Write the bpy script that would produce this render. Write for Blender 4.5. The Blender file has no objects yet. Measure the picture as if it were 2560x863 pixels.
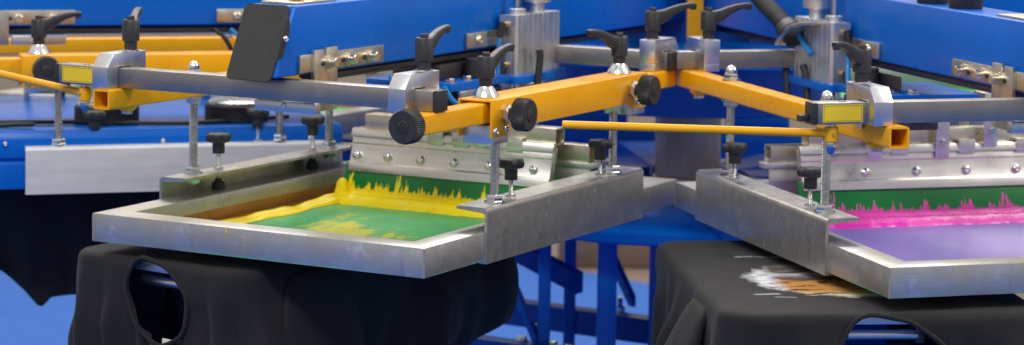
import bpy, bmesh, math, random
from mathutils import Vector, Matrix, noise as mnoise
random.seed(7)
sc = bpy.context.scene
C = sc.collection
PI = math.pi

# ------------------------------------------------------------------ camera, light, exposure
CAM_H, PITCH, ROLL, FPX = 0.5944 + 0.95, 0.0685, 0.01518, 6300.0
cd = bpy.data.cameras.new("Camera"); cam = bpy.data.objects.new("Camera", cd); C.objects.link(cam)
cd.sensor_width = 36; cd.lens = 36 * FPX / 2560; cd.shift_y = -431.5 / 2560
cd.clip_end = 200
r0 = Vector((1, 0, 0)); u0 = Vector((0, math.sin(PITCH), math.cos(PITCH))); f0 = Vector((0, math.cos(PITCH), -math.sin(PITCH)))
cr, sr = math.cos(ROLL), math.sin(ROLL)
rr = cr * r0 + sr * u0; uu = cr * u0 - sr * r0
cam.matrix_world = Matrix(((rr.x, uu.x, -f0.x, 0), (rr.y, uu.y, -f0.y, 0), (rr.z, uu.z, -f0.z, CAM_H), (0, 0, 0, 1)))
cd.dof.use_dof = True; cd.dof.focus_distance = 3.52; cd.dof.aperture_fstop = 6.3
sc.camera = cam
sc.view_settings.view_transform = 'Standard'; sc.view_settings.look = 'None'
sc.view_settings.exposure = 0.52; sc.view_settings.gamma = 1
W = bpy.data.worlds.new("World"); sc.world = W; W.use_nodes = True
wn = W.node_tree; wn.nodes.clear()
wo = wn.nodes.new('ShaderNodeOutputWorld'); bg = wn.nodes.new('ShaderNodeBackground')
tc = wn.nodes.new('ShaderNodeTexCoord'); sx = wn.nodes.new('ShaderNodeSeparateXYZ'); mp = wn.nodes.new('ShaderNodeMapRange')
ramp = wn.nodes.new('ShaderNodeValToRGB')
wn.links.new(tc.outputs['Generated'], sx.inputs[0]); wn.links.new(sx.outputs['Z'], mp.inputs['Value'])
mp.inputs['From Min'].default_value = -1; mp.inputs['From Max'].default_value = 1
wn.links.new(mp.outputs[0], ramp.inputs[0]); wn.links.new(bg.outputs[0], wo.inputs[0])
# the hall round the press: cool and dim behind the camera, warm and lighter to the right and beyond
mp2 = wn.nodes.new('ShaderNodeMapRange'); wn.links.new(sx.outputs['Y'], mp2.inputs['Value']); mp2.inputs['From Min'].default_value = -1; mp2.inputs['From Max'].default_value = .6
rp2 = wn.nodes.new('ShaderNodeValToRGB'); wn.links.new(mp2.outputs[0], rp2.inputs[0])
rp2.color_ramp.elements[0].color = (.68, .71, .83, 1); rp2.color_ramp.elements[1].color = (1.18, 1.10, .99, 1)
mxw = wn.nodes.new('ShaderNodeMix'); mxw.data_type = 'RGBA'; mxw.blend_type = 'MULTIPLY'; mxw.inputs[0].default_value = 1
wn.links.new(ramp.outputs[0], mxw.inputs[6]); wn.links.new(rp2.outputs[0], mxw.inputs[7]); wn.links.new(mxw.outputs[2], bg.inputs[0])
e = ramp.color_ramp.elements
e[0].position = 0.0; e[0].color = (0.20, 0.20, 0.21, 1)
e[1].position = 1.0; e[1].color = (0.85, 0.84, 0.82, 1)
for p_, c_ in ((0.47, (0.36, 0.355, 0.36, 1)), (0.55, (0.48, 0.475, 0.475, 1)), (0.72, (0.60, 0.59, 0.57, 1))):
    n_ = e.new(p_); n_.color = c_
bg.inputs[1].default_value = 0.80

def area(name, loc, target, sxx, syy, power, col=(1, 0.97, 0.92)):
    l = bpy.data.lights.new(name, 'AREA'); l.shape = 'RECTANGLE'; l.size = sxx; l.size_y = syy; l.energy = power; l.color = col
    o = bpy.data.objects.new(name, l); C.objects.link(o); o.location = loc
    o.rotation_euler = (Vector(target) - Vector(loc)).to_track_quat('-Z', 'Y').to_euler()
    return o
area('hall_lamp_front', (-1.2, 0.6, 4.6), (0, 4, 1), 3.0, 0.7, 95)
area('hall_lamp_right', (4.2, 3.4, 4.4), (0.4, 4.2, 1), 0.7, 3.0, 85, (1, 0.93, 0.84))
area('hall_lamp_back', (-0.6, 7.6, 4.8), (0, 4.4, 1), 4.0, 0.8, 120)

# ------------------------------------------------------------------ materials
def nt(name):
    m = bpy.data.materials.new(name); m.use_nodes = True
    return m, m.node_tree, m.node_tree.nodes['Principled BSDF']
def N(t, typ, **k):
    n = t.nodes.new(typ)
    for a, v in k.items():
        if a in n.inputs: n.inputs[a].default_value = v
        else: setattr(n, a, v)
    return n
def noise(t, scale, detail=3, rough=.55, stretch=None, rot=None):
    tcn = N(t, 'ShaderNodeTexCoord'); n = N(t, 'ShaderNodeTexNoise')
    n.inputs['Scale'].default_value = scale; n.inputs['Detail'].default_value = detail; n.inputs['Roughness'].default_value = rough
    if stretch:
        mpn = N(t, 'ShaderNodeMapping'); mpn.inputs['Scale'].default_value = stretch
        t.links.new(tcn.outputs['Object'], mpn.inputs[0]); t.links.new(mpn.outputs[0], n.inputs['Vector'])
    else: t.links.new(tcn.outputs['Object'], n.inputs['Vector'])
    return n.outputs['Fac']
def rmp(t, src, stops):
    r = N(t, 'ShaderNodeValToRGB'); t.links.new(src, r.inputs[0]); el = r.color_ramp.elements
    el[0].position, c0 = stops[0]; el[0].color = (*c0, 1); el[1].position, c1 = stops[-1]; el[1].color = (*c1, 1)
    for p_, c_ in stops[1:-1]: q = el.new(p_); q.color = (*c_, 1)
    return r.outputs[0]
def g(v): return (v, v, v)
def mix(t, fac, a, b):
    n = N(t, 'ShaderNodeMix', data_type='RGBA')
    if isinstance(fac, float): n.inputs[0].default_value = fac
    else: t.links.new(fac, n.inputs[0])
    for i, v in ((6, a), (7, b)):
        if isinstance(v, tuple): n.inputs[i].default_value = (*v, 1)
        else: t.links.new(v, n.inputs[i])
    return n.outputs[2]
def math2(t, op, a, b=None):
    n = N(t, 'ShaderNodeMath', operation=op)
    for i, v in ((0, a), (1, b)):
        if v is None: continue
        if isinstance(v, (int, float)): n.inputs[i].default_value = v
        else: t.links.new(v, n.inputs[i])
    return n.outputs[0]
def bump(t, b, h, strength, dist=.001):
    n = N(t, 'ShaderNodeBump'); n.inputs['Strength'].default_value = strength; n.inputs['Distance'].default_value = dist
    t.links.new(h, n.inputs['Height']); t.links.new(n.outputs[0], b.inputs['Normal'])
def simple(name, col, rough=.4, metal=0., var=.12, vscale=25, bscale=0, bstr=.1, coat=0., rvar=.08, stretch=None, spec=.5):
    m, t, b = nt(name)
    f = noise(t, vscale, 5, .6, stretch)
    lo = tuple(c * (1 - var) for c in col); hi = tuple(min(1, c * (1 + var)) for c in col)
    t.links.new(rmp(t, f, [(.3, lo), (.7, hi)]), b.inputs['Base Color'])
    f2 = noise(t, vscale * 2.3, 4)
    t.links.new(rmp(t, f2, [(.3, g(max(.02, rough - rvar))), (.7, g(rough + rvar))]), b.inputs['Roughness'])
    b.inputs['Metallic'].default_value = metal; b.inputs['Specular IOR Level'].default_value = spec
    if coat: b.inputs['Coat Weight'].default_value = coat; b.inputs['Coat Roughness'].default_value = .12
    if bscale: bump(t, b, noise(t, bscale, 2), bstr)
    return m
M = {}
def yellow():
    m, t, b = nt('yellow_paint'); base = rmp(t, noise(t, 9, 5), [(.3, (.84, .36, .004)), (.7, (.92, .43, .006))])
    sc_ = math2(t, 'MULTIPLY', rmp(t, noise(t, 55, 5, .75), [(.60, g(0)), (.70, g(.55))]), rmp(t, noise(t, 12, 2), [(.48, g(0)), (.64, g(1))]))
    base = mix(t, sc_, base, (.42, .19, .02))
    ln = math2(t, 'MULTIPLY', rmp(t, noise(t, 26, 4, .7, (1, .12, 4)), [(.66, g(0)), (.70, g(.5))]), rmp(t, noise(t, 8, 2), [(.5, g(0)), (.6, g(1))]))
    t.links.new(mix(t, ln, base, (.95, .60, .10)), b.inputs['Base Color'])
    t.links.new(rmp(t, noise(t, 22, 4), [(.3, g(.24)), (.7, g(.38))]), b.inputs['Roughness'])
    b.inputs['Coat Weight'].default_value = .06; b.inputs['Coat Roughness'].default_value = .12; b.inputs['Specular IOR Level'].default_value = .32
    bump(t, b, noise(t, 260, 2), .06); return m
M['yellow'] = yellow()
M['blue'] = simple('blue_paint', (0.001, 0.112, 0.52), .30, 0, .10, 6, 420, .20, .04, spec=.22)
M['blue_dark'] = simple('blue_paint_deep', (0.001, 0.068, 0.38), .34, 0, .15, 6, 300, .12, .04, spec=.22)
M['black'] = simple('black_plastic', (0.022, 0.022, 0.024), .46, 0, .2, 40, 900, .12)
M['black_powder'] = simple('black_powder_coat', (0.021, 0.021, 0.022), .55, 0, .15, 60, 1500, .22)
M['rubber'] = simple('black_rubber', (0.015, 0.015, 0.017), .6, 0, .2, 40)
M['chrome'] = simple('bright_zinc', (0.75, 0.75, 0.76), .16, 1, .08, 60, rvar=.06)
M['rod'] = simple('zinc_thread', (0.62, 0.63, 0.60), .26, 1, .12, 50)
M['zinc'] = simple('yellow_zinc', (0.66, 0.60, 0.47), .36, 1, .16, 18, 300, .05, rvar=.1)
M['brass'] = simple('brass', (0.62, 0.42, 0.14), .3, 1, .15, 30)
M['block'] = simple('milled_aluminium', (0.66, 0.67, 0.70), .33, 1, .06, 8, 0, 0, rvar=.05, stretch=(1, 12, 1))
M['steel'] = simple('brushed_steel', (0.345, 0.325, 0.30), .42, 1, .10, 14, 0, 0, rvar=.07, stretch=(.6, 4, 16))
M['dark_rail'] = simple('dark_anodised_rail', (0.075, 0.072, 0.075), .38, .8, .25, 20, stretch=(6, .5, 6))
M['cyl'] = simple('extruded_aluminium', (0.74, 0.73, 0.71), .34, .9, .06, 12, stretch=(8, 8, .4))
M['hose'] = simple('blue_air_hose', (0.01, 0.22, 0.62), .3, 0, .1, 20)
M['green_rubber'] = simple('green_rubber', (0.0, 0.16, 0.03), .4, 0, .12, 20)
M['tape'] = simple('brown_tape', (0.27, 0.12, 0.025), .35, 0, .25, 14, stretch=(4, .6, 1))
M['ink_yellow'] = simple('yellow_ink', (0.99, 0.75, 0.002), .40, 0, .03, 20, 0, 0, 0, spec=.28)
M['ink_pink'] = simple('magenta_ink', (0.80, 0.04, 0.47), .26, 0, .06, 20, 0, 0, .6)
M['alu'] = simple('bright_aluminium', (.74, .72, .68), .34, .9, .14, 12, 0, 0, rvar=.1, stretch=(.5, 3, 6))
M['pale'] = simple('satin_aluminium', (.70, .70, .71), .42, .35, .10, 14, 0, 0, rvar=.06, stretch=(1, .5, 5))
M['label'] = simple('yellow_label', (0.80, 0.56, 0.02), .45, 0, .04, 8)
M['label_line'] = simple('label_line', (0.10, 0.075, 0.01), .5)
M['plate_edge'] = simple('platen_rubber', (0.66, 0.47, 0.14), .5, 0, .15, 20)
M['platen'] = simple('platen_aluminium', (0.6, 0.6, 0.66), .4, .8, .1, 20)
M['white'] = simple('white_tag', (0.7, 0.7, 0.68), .6)
M['pink_cloth'] = simple('beige_board', (0.50, 0.30, 0.22), .7, 0, .15, 4)
M['brown'] = simple('brown_card', (0.13, 0.085, 0.065), .8, 0, .3, 5)
M['bluetip'] = simple('blue_nut', (0.03, 0.14, 0.45), .25, .3)
M['caphoop'] = simple('fan_mesh_chrome', (0.7, 0.68, 0.64), .3, 1, .5, 160, 260, .6)

def galv():
    m, t, b = nt('galvanised_aluminium')
    f = noise(t, 38, 6, .68, (1, .7, 1)); base = rmp(t, f, [(.28, (.43, .42, .395)), (.5, (.50, .49, .46)), (.72, (.57, .56, .525))])
    f3 = noise(t, 95, 3, .6, (1, 1, .7)); spots = rmp(t, f3, [(.60, g(0)), (.68, g(.9))])
    f4 = noise(t, 7, 2); sp = math2(t, 'MULTIPLY', spots, rmp(t, f4, [(.40, g(.15)), (.58, g(1))]))
    t.links.new(mix(t, sp, base, (.80, .80, .80)), b.inputs['Base Color'])
    b.inputs['Metallic'].default_value = .85
    t.links.new(rmp(t, noise(t, 60, 5), [(.3, g(.31)), (.7, g(.42))]), b.inputs['Roughness'])
    bump(t, b, noise(t, 160, 3), .05)
    return m
M['galv'] = galv()
def frame_alu():
    m, t, b = nt('worn_frame_aluminium')
    f = noise(t, 20, 6, .7, (1, 1, 1.6)); base = rmp(t, f, [(.25, (.42, .42, .435)), (.5, (.48, .48, .49)), (.75, (.54, .54, .545))])
    sr = rmp(t, noise(t, 30, 5, .8, (.35, .35, 16)), [(.35, g(.5)), (.5, g(0))]); base = mix(t, sr, base, (.33, .33, .36))
    sm = noise(t, 30, 5, .7); base = mix(t, rmp(t, sm, [(.56, g(0)), (.68, g(.5))]), base, (.74, .74, .76))
    dk = noise(t, 22, 3, .6, (1, 1, .25)); base = mix(t, rmp(t, dk, [(.62, g(0)), (.75, g(.6))]), base, (.17, .17, .20))
    pt = math2(t, 'MULTIPLY', rmp(t, noise(t, 13, 6, .7, (1, 1, .6)), [(.44, g(0)), (.60, g(.75))]), rmp(t, noise(t, 4, 2), [(.35, g(.3)), (.6, g(1))]))
    base = mix(t, pt, base, (.47, .41, .29))
    # green emulsion traces along the bottom edge and in a few smears
    tcn = N(t, 'ShaderNodeTexCoord'); sp = N(t, 'ShaderNodeSeparateXYZ'); t.links.new(tcn.outputs['Object'], sp.inputs[0])
    z = sp.outputs['Z']
    low = rmp(t, math2(t, 'ADD', z, .0432), [(.0, g(1)), (.0035, g(0))])
    low = math2(t, 'MULTIPLY', low, rmp(t, noise(t, 11, 3), [(.46, g(0)), (.56, g(1))]))
    sme = math2(t, 'MULTIPLY', rmp(t, noise(t, 42, 4, .7), [(.62, g(0)), (.68, g(1))]), rmp(t, noise(t, 5, 1), [(.60, g(0)), (.68, g(.8))]))
    grn = math2(t, 'MAXIMUM', low, sme)
    t.links.new(mix(t, grn, base, (.03, .40, .26)), b.inputs['Base Color'])
    t.links.new(math2(t, 'SUBTRACT', .82, math2(t, 'MULTIPLY', grn, .8)), b.inputs['Metallic'])
    t.links.new(rmp(t, noise(t, 26, 5), [(.3, g(.40)), (.7, g(.50))]), b.inputs['Roughness'])
    bump(t, b, noise(t, 90, 3, .6, (.4, .4, 8)), .05)
    return m
M['frame'] = frame_alu()
def blade(name, ink, thick, amp):
    m, t, b = nt(name)
    tcn = N(t, 'ShaderNodeTexCoord'); sp = N(t, 'ShaderNodeSeparateXYZ'); t.links.new(tcn.outputs['Object'], sp.inputs[0])
    h = sp.outputs['Z']             # height over the mesh
    n1 = noise(t, 120, 4, .7, (1, .25, .12)); n2 = noise(t, 26, 2, .5, (1, .012, .012)); n3 = noise(t, 340, 2, .6, (1, .02, .02))
    env = rmp(t, n2, [(.38, g(.08)), (.62, g(1))])
    pk = math2(t, 'POWER', math2(t, 'MAXIMUM', math2(t, 'MULTIPLY', math2(t, 'SUBTRACT', n1, .42), 3.4), 0), 1.7)
    top = math2(t, 'ADD', math2(t, 'ADD', math2(t, 'MULTIPLY', math2(t, 'MULTIPLY', pk, env), amp), math2(t, 'MULTIPLY', math2(t, 'SUBTRACT', n3, .45), .006)), thick)
    d = math2(t, 'SUBTRACT', top, h)
    fac = rmp(t, math2(t, 'ADD', math2(t, 'MULTIPLY', d, 190), .5), [(.25, g(0)), (.75, g(1))])
    t.links.new(mix(t, fac, (0.0, .17, .03), ink), b.inputs['Base Color']); b.inputs['Roughness'].default_value = .33
    return m
M['blade_y'] = blade('green_blade_yellow_smears', (.95, .70, .003), .019, .060)
M['blade_p'] = blade('green_blade_pink_smears', (.74, .06, .42), .013, .050)
def mesh_green():
    m, t, b = nt('green_screen_mesh')
    base = rmp(t, noise(t, 7, 3), [(.3, (.03, .33, .12)), (.7, (.07, .48, .14))])
    tcn = N(t, 'ShaderNodeTexCoord'); sp = N(t, 'ShaderNodeSeparateXYZ'); t.links.new(tcn.outputs['Object'], sp.inputs[0])
    x, y = sp.outputs['X'], sp.outputs['Y']
    # a smeared yellow image area near the front of the mesh
    mx = math2(t, 'MULTIPLY', math2(t, 'SUBTRACT', x, -.012), 7.0); my = math2(t, 'MULTIPLY', math2(t, 'SUBTRACT', math2(t, 'ADD', y, math2(t, 'MULTIPLY', x, .45)), .285), 9.0)
    d = math2(t, 'SQRT', math2(t, 'ADD', math2(t, 'MULTIPLY', mx, mx), math2(t, 'MULTIPLY', my, my)))
    n = noise(t, 46, 6, .75, (1, .22, 1)); n2 = noise(t, 15, 3)
    v = math2(t, 'SUBTRACT', math2(t, 'ADD', n, math2(t, 'MULTIPLY', n2, .7)), math2(t, 'MULTIPLY', d, .30))
    fac = rmp(t, v, [(.635, g(0)), (.73, g(.9))])
    t.links.new(mix(t, fac, base, (.60, .55, .01)), b.inputs['Base Color'])
    t.links.new(rmp(t, noise(t, 18, 3), [(.3, g(.30)), (.7, g(.45))]), b.inputs['Roughness'])
    return m
M['mesh_g'] = mesh_green()
def mesh_purple():
    m, t, b = nt('purple_screen_mesh')
    base = rmp(t, noise(t, 5, 3, .5, (1, .6, 1)), [(.28, (.13, .12, .46)), (.5, (.22, .15, .55)), (.72, (.31, .19, .55))])
    fac = rmp(t, noise(t, 9, 4, .6, (1.6, .5, 1)), [(.55, g(0)), (.72, g(.6))])
    t.links.new(mix(t, fac, base, (.30, .27, .38)), b.inputs['Base Color']); b.inputs['Roughness'].default_value = .35
    return m
M['mesh_p'] = mesh_purple()
def cloth(name, col, prnt=False):
    m, t, b = nt(name)
    base = rmp(t, noise(t, 300, 3), [(.3, tuple(c * .8 for c in col)), (.7, tuple(c * 1.25 for c in col))])
    b.inputs['Roughness'].default_value = .9; b.inputs['Sheen Weight'].default_value = .04; b.inputs['Sheen Roughness'].default_value = .5
    bp = N(t, 'ShaderNodeBump'); bp.inputs['Strength'].default_value = .55; bp.inputs['Distance'].default_value = .012
    t.links.new(noise(t, 9, 3, .5, (1, 1, .45)), bp.inputs['Height'])
    b2 = N(t, 'ShaderNodeBump'); b2.inputs['Strength'].default_value = .35; b2.inputs['Distance'].default_value = .001
    t.links.new(noise(t, 900, 3), b2.inputs['Height']); t.links.new(bp.outputs[0], b2.inputs['Normal']); t.links.new(b2.outputs[0], b.inputs['Normal'])
    if prnt:   # the printed animal face, laid on the top of the shirt
        tcn = N(t, 'ShaderNodeTexCoord'); sp = N(t, 'ShaderNodeSeparateXYZ'); t.links.new(tcn.outputs['Object'], sp.inputs[0])
        x, y = sp.outputs['X'], sp.outputs['Y']
        wob = math2(t, 'MULTIPLY', math2(t, 'SUBTRACT', noise(t, 24, 5, .7, (1, .6, 1)), .5), .45)
        dx = math2(t, 'MULTIPLY', math2(t, 'ADD', x, .0), 1 / .150); dy = math2(t, 'MULTIPLY', math2(t, 'SUBTRACT', y, .265), 1 / .150)
        d = math2(t, 'ADD', math2(t, 'SQRT', math2(t, 'ADD', math2(t, 'MULTIPLY', dx, dx), math2(t, 'MULTIPLY', dy, dy))), wob)
        inside = rmp(t, d, [(.86, g(1)), (.98, g(0))])
        top = sp.outputs['Z']; inside = math2(t, 'MULTIPLY', inside, rmp(t, math2(t, 'MULTIPLY', math2(t, 'ADD', top, .012), 100), [(0., g(0)), (.4, g(1))]))
        v = math2(t, 'ADD', math2(t, 'ADD', math2(t, 'MULTIPLY', dy, .5), .5), math2(t, 'MULTIPLY', wob, .22))
        col2 = rmp(t, v, [(.02, (.70, .66, .50)), (.10, (.62, .56, .36)), (.19, (.46, .20, .02)), (.45, (.50, .22, .02)), (.50, (.04, .025, .02)), (.57, (.22, .13, .15)), (.62, (.55, .56, .62)), (.69, (.20, .18, .18)), (.76, (.03, .025, .025)), (.92, (.20, .15, .09))])
        wv = N(t, 'ShaderNodeTexWave'); wv.bands_direction = 'Y'; wv.inputs['Scale'].default_value = 11; wv.inputs['Distortion'].default_value = 7; wv.inputs['Detail'].default_value = 3; wv.inputs['Detail Scale'].default_value = 1.6
        t.links.new(tcn.outputs['Object'], wv.inputs['Vector'])
        stp = math2(t, 'MULTIPLY', rmp(t, wv.outputs['Fac'], [(.74, g(0)), (.80, g(.95))]), rmp(t, noise(t, 17, 2), [(.42, g(0)), (.55, g(1))]))
        col2 = mix(t, stp, col2, (.025, .018, .016))
        wht = rmp(t, noise(t, 48, 5, .7, (.5, 1.3, 1)), [(.34, (.10, .10, .12)), (.45, (.60, .62, .70)), (.65, (.82, .84, .88))])
        left = rmp(t, math2(t, 'ADD', math2(t, 'ADD', dx, 1.0), math2(t, 'MULTIPLY', wob, .8)), [(.22, g(1)), (.36, g(0))])
        base = mix(t, inside, base, mix(t, left, col2, wht))
        def bar(x0, x1, y0, y1, soft):
            fx = math2(t, 'SUBTRACT', (x1 - x0) / 2, math2(t, 'ABSOLUTE', math2(t, 'SUBTRACT', x, (x0 + x1) / 2)))
            fy = math2(t, 'SUBTRACT', (y1 - y0) / 2, math2(t, 'ABSOLUTE', math2(t, 'SUBTRACT', y, (y0 + y1) / 2)))
            return rmp(t, math2(t, 'MULTIPLY', math2(t, 'MINIMUM', fx, fy), soft), [(0., g(0)), (1., g(1))])
        base = mix(t, math2(t, 'MULTIPLY', bar(-.128, -.05, .452, .464, 300), rmp(t, noise(t, 130, 2), [(.38, g(.15)), (.6, g(.9))])), base, (.42, .42, .46))
        base = mix(t, bar(-.160, -.118, .140, .156, 70), base, (.62, .66, .78)); base = mix(t, bar(-.135, -.100, .120, .130, 90), base, (.5, .54, .66))
    t.links.new(base, b.inputs['Base Color'])
    return m
M['cloth'] = cloth('black_cotton', (.0060, .0060, .0084))
M['cloth_print'] = cloth('black_cotton_printed', (.0058, .0058, .0074), True)
M['cloth_in'] = cloth('black_cotton_inside', (.007, .007, .009))
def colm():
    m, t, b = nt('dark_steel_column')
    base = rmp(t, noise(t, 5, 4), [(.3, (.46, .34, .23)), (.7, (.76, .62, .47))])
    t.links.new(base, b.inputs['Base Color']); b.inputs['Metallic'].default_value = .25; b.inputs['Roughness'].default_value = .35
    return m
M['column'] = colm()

# ------------------------------------------------------------------ mesh building
CEN = Vector((0.3560, 5.0061)); TH0 = math.radians(28.4572); ROUT = 153.4; ZF = 0.95
class MB:
    """one mesh; coordinates in station centimetres (t across, r inward, z over frame top)"""
    def __init__(s): s.bm = bmesh.new()
    def _add(s, verts, faces):
        vs = [s.bm.verts.new(v) for v in verts]; out = []
        for f in faces:
            try: out.append(s.bm.faces.new([vs[i] for i in f]))
            except ValueError: pass
        return vs, out
    def _bev(s, faces, w, seg=2, edges=None):
        if w <= 0: return
        ed = edges if edges is not None else list({e for f in faces for e in f.edges})
        bmesh.ops.bevel(s.bm, geom=ed, offset=w, segments=seg, affect='EDGES', profile=.5, clamp_overlap=True)
    def box(s, a, b, bev=.08, seg=2):
        x0, x1 = sorted((a[0], b[0])); y0, y1 = sorted((a[1], b[1])); z0, z1 = sorted((a[2], b[2]))
        _, f = s._add([(x0, y0, z0), (x1, y0, z0), (x1, y1, z0), (x0, y1, z0), (x0, y0, z1), (x1, y0, z1), (x1, y1, z1), (x0, y1, z1)],
                      [(3, 2, 1, 0), (4, 5, 6, 7), (0, 1, 5, 4), (1, 2, 6, 5), (2, 3, 7, 6), (3, 0, 4, 7)])
        s._bev(f, bev, seg); return s
    def prism(s, pts, axis, a, b, bev=.06, seg=2):
        """extrude a polygon: axis x -> pts are (y,z); y -> (x,z); z -> (x,y)"""
        def mk(p, q): return {'x': (q, p[0], p[1]), 'y': (p[0], q, p[1]), 'z': (p[0], p[1], q)}[axis]
        n = len(pts); v = [mk(p, a) for p in pts] + [mk(p, b) for p in pts]
        _, f = s._add(v, [tuple(range(n))[::-1], tuple(range(n, 2 * n))] + [(i, (i + 1) % n, n + (i + 1) % n, n + i) for i in range(n)])
        bmesh.ops.recalc_face_normals(s.bm, faces=f); s._bev(f, bev, seg); return s
    def lathe(s, prof, base, axis=(0, 0, 1), seg=24, rfun=None):
        """prof: (radius, height) list along axis from base"""
        ax = Vector(axis).normalized(); q = Vector((0, 0, 1)).rotation_difference(ax); b = Vector(base); rings = []
        for k, (r, h) in enumerate(prof):
            ring = []
            for i in range(seg):
                a = 2 * PI * i / seg; rad = r * (rfun(a, k) if rfun else 1)
                ring.append(s.bm.verts.new(b + q @ Vector((rad * math.cos(a), rad * math.sin(a), h))))
            rings.append(ring)
        fs = []
        for A, B in zip(rings, rings[1:]):
            for i in range(seg): fs.append(s.bm.faces.new((A[i], A[(i + 1) % seg], B[(i + 1) % seg], B[i])))
        fs.append(s.bm.faces.new(rings[0][::-1])); fs.append(s.bm.faces.new(rings[-1])); return s
    def cyl(s, p0, p1, r, seg=20, bev=.08):
        p0 = Vector(p0); p1 = Vector(p1); L = (p1 - p0).length; b = min(bev, r * .4, L * .4)
        return s.lathe([(r - b, 0), (r, b), (r, L - b), (r - b, L)], p0, p1 - p0, seg)
    def hexa(s, base, r, h, axis=(0, 0, 1), dome=0):
        s.lathe([(r * .93, 0), (r, h * .12), (r, h * .88), (r * .93, h)], base, axis, 6)
        if dome:
            a = Vector(axis).normalized() * h; rd = r * .80
            s.lathe([(rd, 0), (rd, dome * .35), (rd * .87, dome * .66), (rd * .6, dome * .88), (rd * .25, dome)], Vector(base) + a, axis, 16)
        return s
    def tube(s, pts, r, seg=10, closed_ends=True):
        P = [Vector(p) for p in pts]; rings = []; up = Vector((0, 0, 1))
        rs = r if isinstance(r, (list, tuple)) else [r] * len(P)
        prev = None
        for i, p in enumerate(P):
            d = (P[min(i + 1, len(P) - 1)] - P[max(i - 1, 0)]).normalized()
            if prev is None:
                n = d.cross(up)
                if n.length < .1: n = d.cross(Vector((1, 0, 0)))
                n.normalize()
            else: n = (prev - d * prev.dot(d)).normalized()
            prev = n; b = d.cross(n)
            rings.append([s.bm.verts.new(p + rs[i] * (math.cos(2 * PI * k / seg) * n + math.sin(2 * PI * k / seg) * b)) for k in range(seg)])
        for A, B in zip(rings, rings[1:]):
            for i in range(seg): s.bm.faces.new((A[i], A[(i + 1) % seg], B[(i + 1) % seg], B[i]))
        if closed_ends: s.bm.faces.new(rings[0][::-1]); s.bm.faces.new(rings[-1])
        return s
    def rectsweep(s, pts, sizes, side):
        """swept rounded-rectangle section; side = horizontal side vector, sizes (width, height) per point"""
        P = [Vector(p) for p in pts]; sd = Vector(side).normalized(); rings = []
        for i, p in enumerate(P):
            d = (P[min(i + 1, len(P) - 1)] - P[max(i - 1, 0)]).normalized(); n = sd.cross(d).normalized(); w, h = sizes[i]
            ring = []
            for k in range(12):
                a = 2 * PI * (k + .5) / 12; ca, sa = math.cos(a), math.sin(a); e = .55
                ring.append(s.bm.verts.new(p + sd * (w / 2 * math.copysign(abs(ca) ** e, ca)) + n * (h / 2 * math.copysign(abs(sa) ** e, sa))))
            rings.append(ring)
        for A, B in zip(rings, rings[1:]):
            for i in range(12): s.bm.faces.new((A[i], A[(i + 1) % 12], B[(i + 1) % 12], B[i]))
        s.bm.faces.new(rings[0][::-1]); s.bm.faces.new(rings[-1]); return s

def finish(name, mb, mat, parent, base, sharp=35, smooth=True):
    bm = mb.bm
    bmesh.ops.recalc_face_normals(bm, faces=bm.faces[:])
    for v in bm.verts: v.co = (v.co - Vector(base)) * .01
    me = bpy.data.meshes.new(name); bm.to_mesh(me); bm.free()
    if smooth:
        me.polygons.foreach_set('use_smooth', [True] * len(me.polygons)); me.set_sharp_from_angle(angle=math.radians(sharp))
    me.materials.append(M[mat])
    o = bpy.data.objects.new(name, me); C.objects.link(o); o.parent = parent
    return o
def station_matrix(k, base, th=None, rout=None, dz=0):
    th = TH0 - k * PI / 4 if th is None else th; R = ROUT if rout is None else rout
    rv = Vector((math.sin(th), math.cos(th))); tv = Vector((math.cos(th), -math.sin(th)))
    p = CEN - rv * R * .01 + tv * base[0] * .01 + rv * base[1] * .01
    return Matrix.Translation((p.x, p.y, ZF + (base[2] + dz) * .01)) @ Matrix.Rotation(-th, 4, 'Z')
class Thing:
    def __init__(s, name, label, cat, k, base, group=None, th=None, rout=None, dr=0, dz=0):
        s.o = bpy.data.objects.new(name, None); C.objects.link(s.o); s.base = base; s.o.empty_display_size = .03
        s.o.matrix_world = station_matrix(k, (base[0], base[1] + dr, base[2] + dz), th, rout)
        s.tag(label, cat, group)
    def tag(s, label, cat, group):
        s.o['label'] = label; s.o['category'] = cat
        if group: s.o['group'] = group
    def part(s, name, mb, mat, parent=None, sharp=35, label=None):
        o = finish(name, mb, mat, parent or s.o, s.base, sharp)
        if label: o['label'] = label
        return o
def copy_tree(o, parent=None):
    c = o.copy(); C.objects.link(c)
    if parent: c.parent = parent
    for ch in list(o.children): copy_tree(ch, c)
    return c
def dup(th, k, label, dt=0, dr=0, dz=0, base=None):
    c = copy_tree(th.o); b = th.base
    c.matrix_world = station_matrix(k, (b[0] + dt, b[1] + dr, b[2] + dz)); c['label'] = label
    return c
def wdir(k, dx, dy):
    th = TH0 - k * PI / 4
    v = Vector((dx * math.cos(th) - dy * math.sin(th), dx * math.sin(th) + dy * math.cos(th), 0)); return v.normalized()

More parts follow.
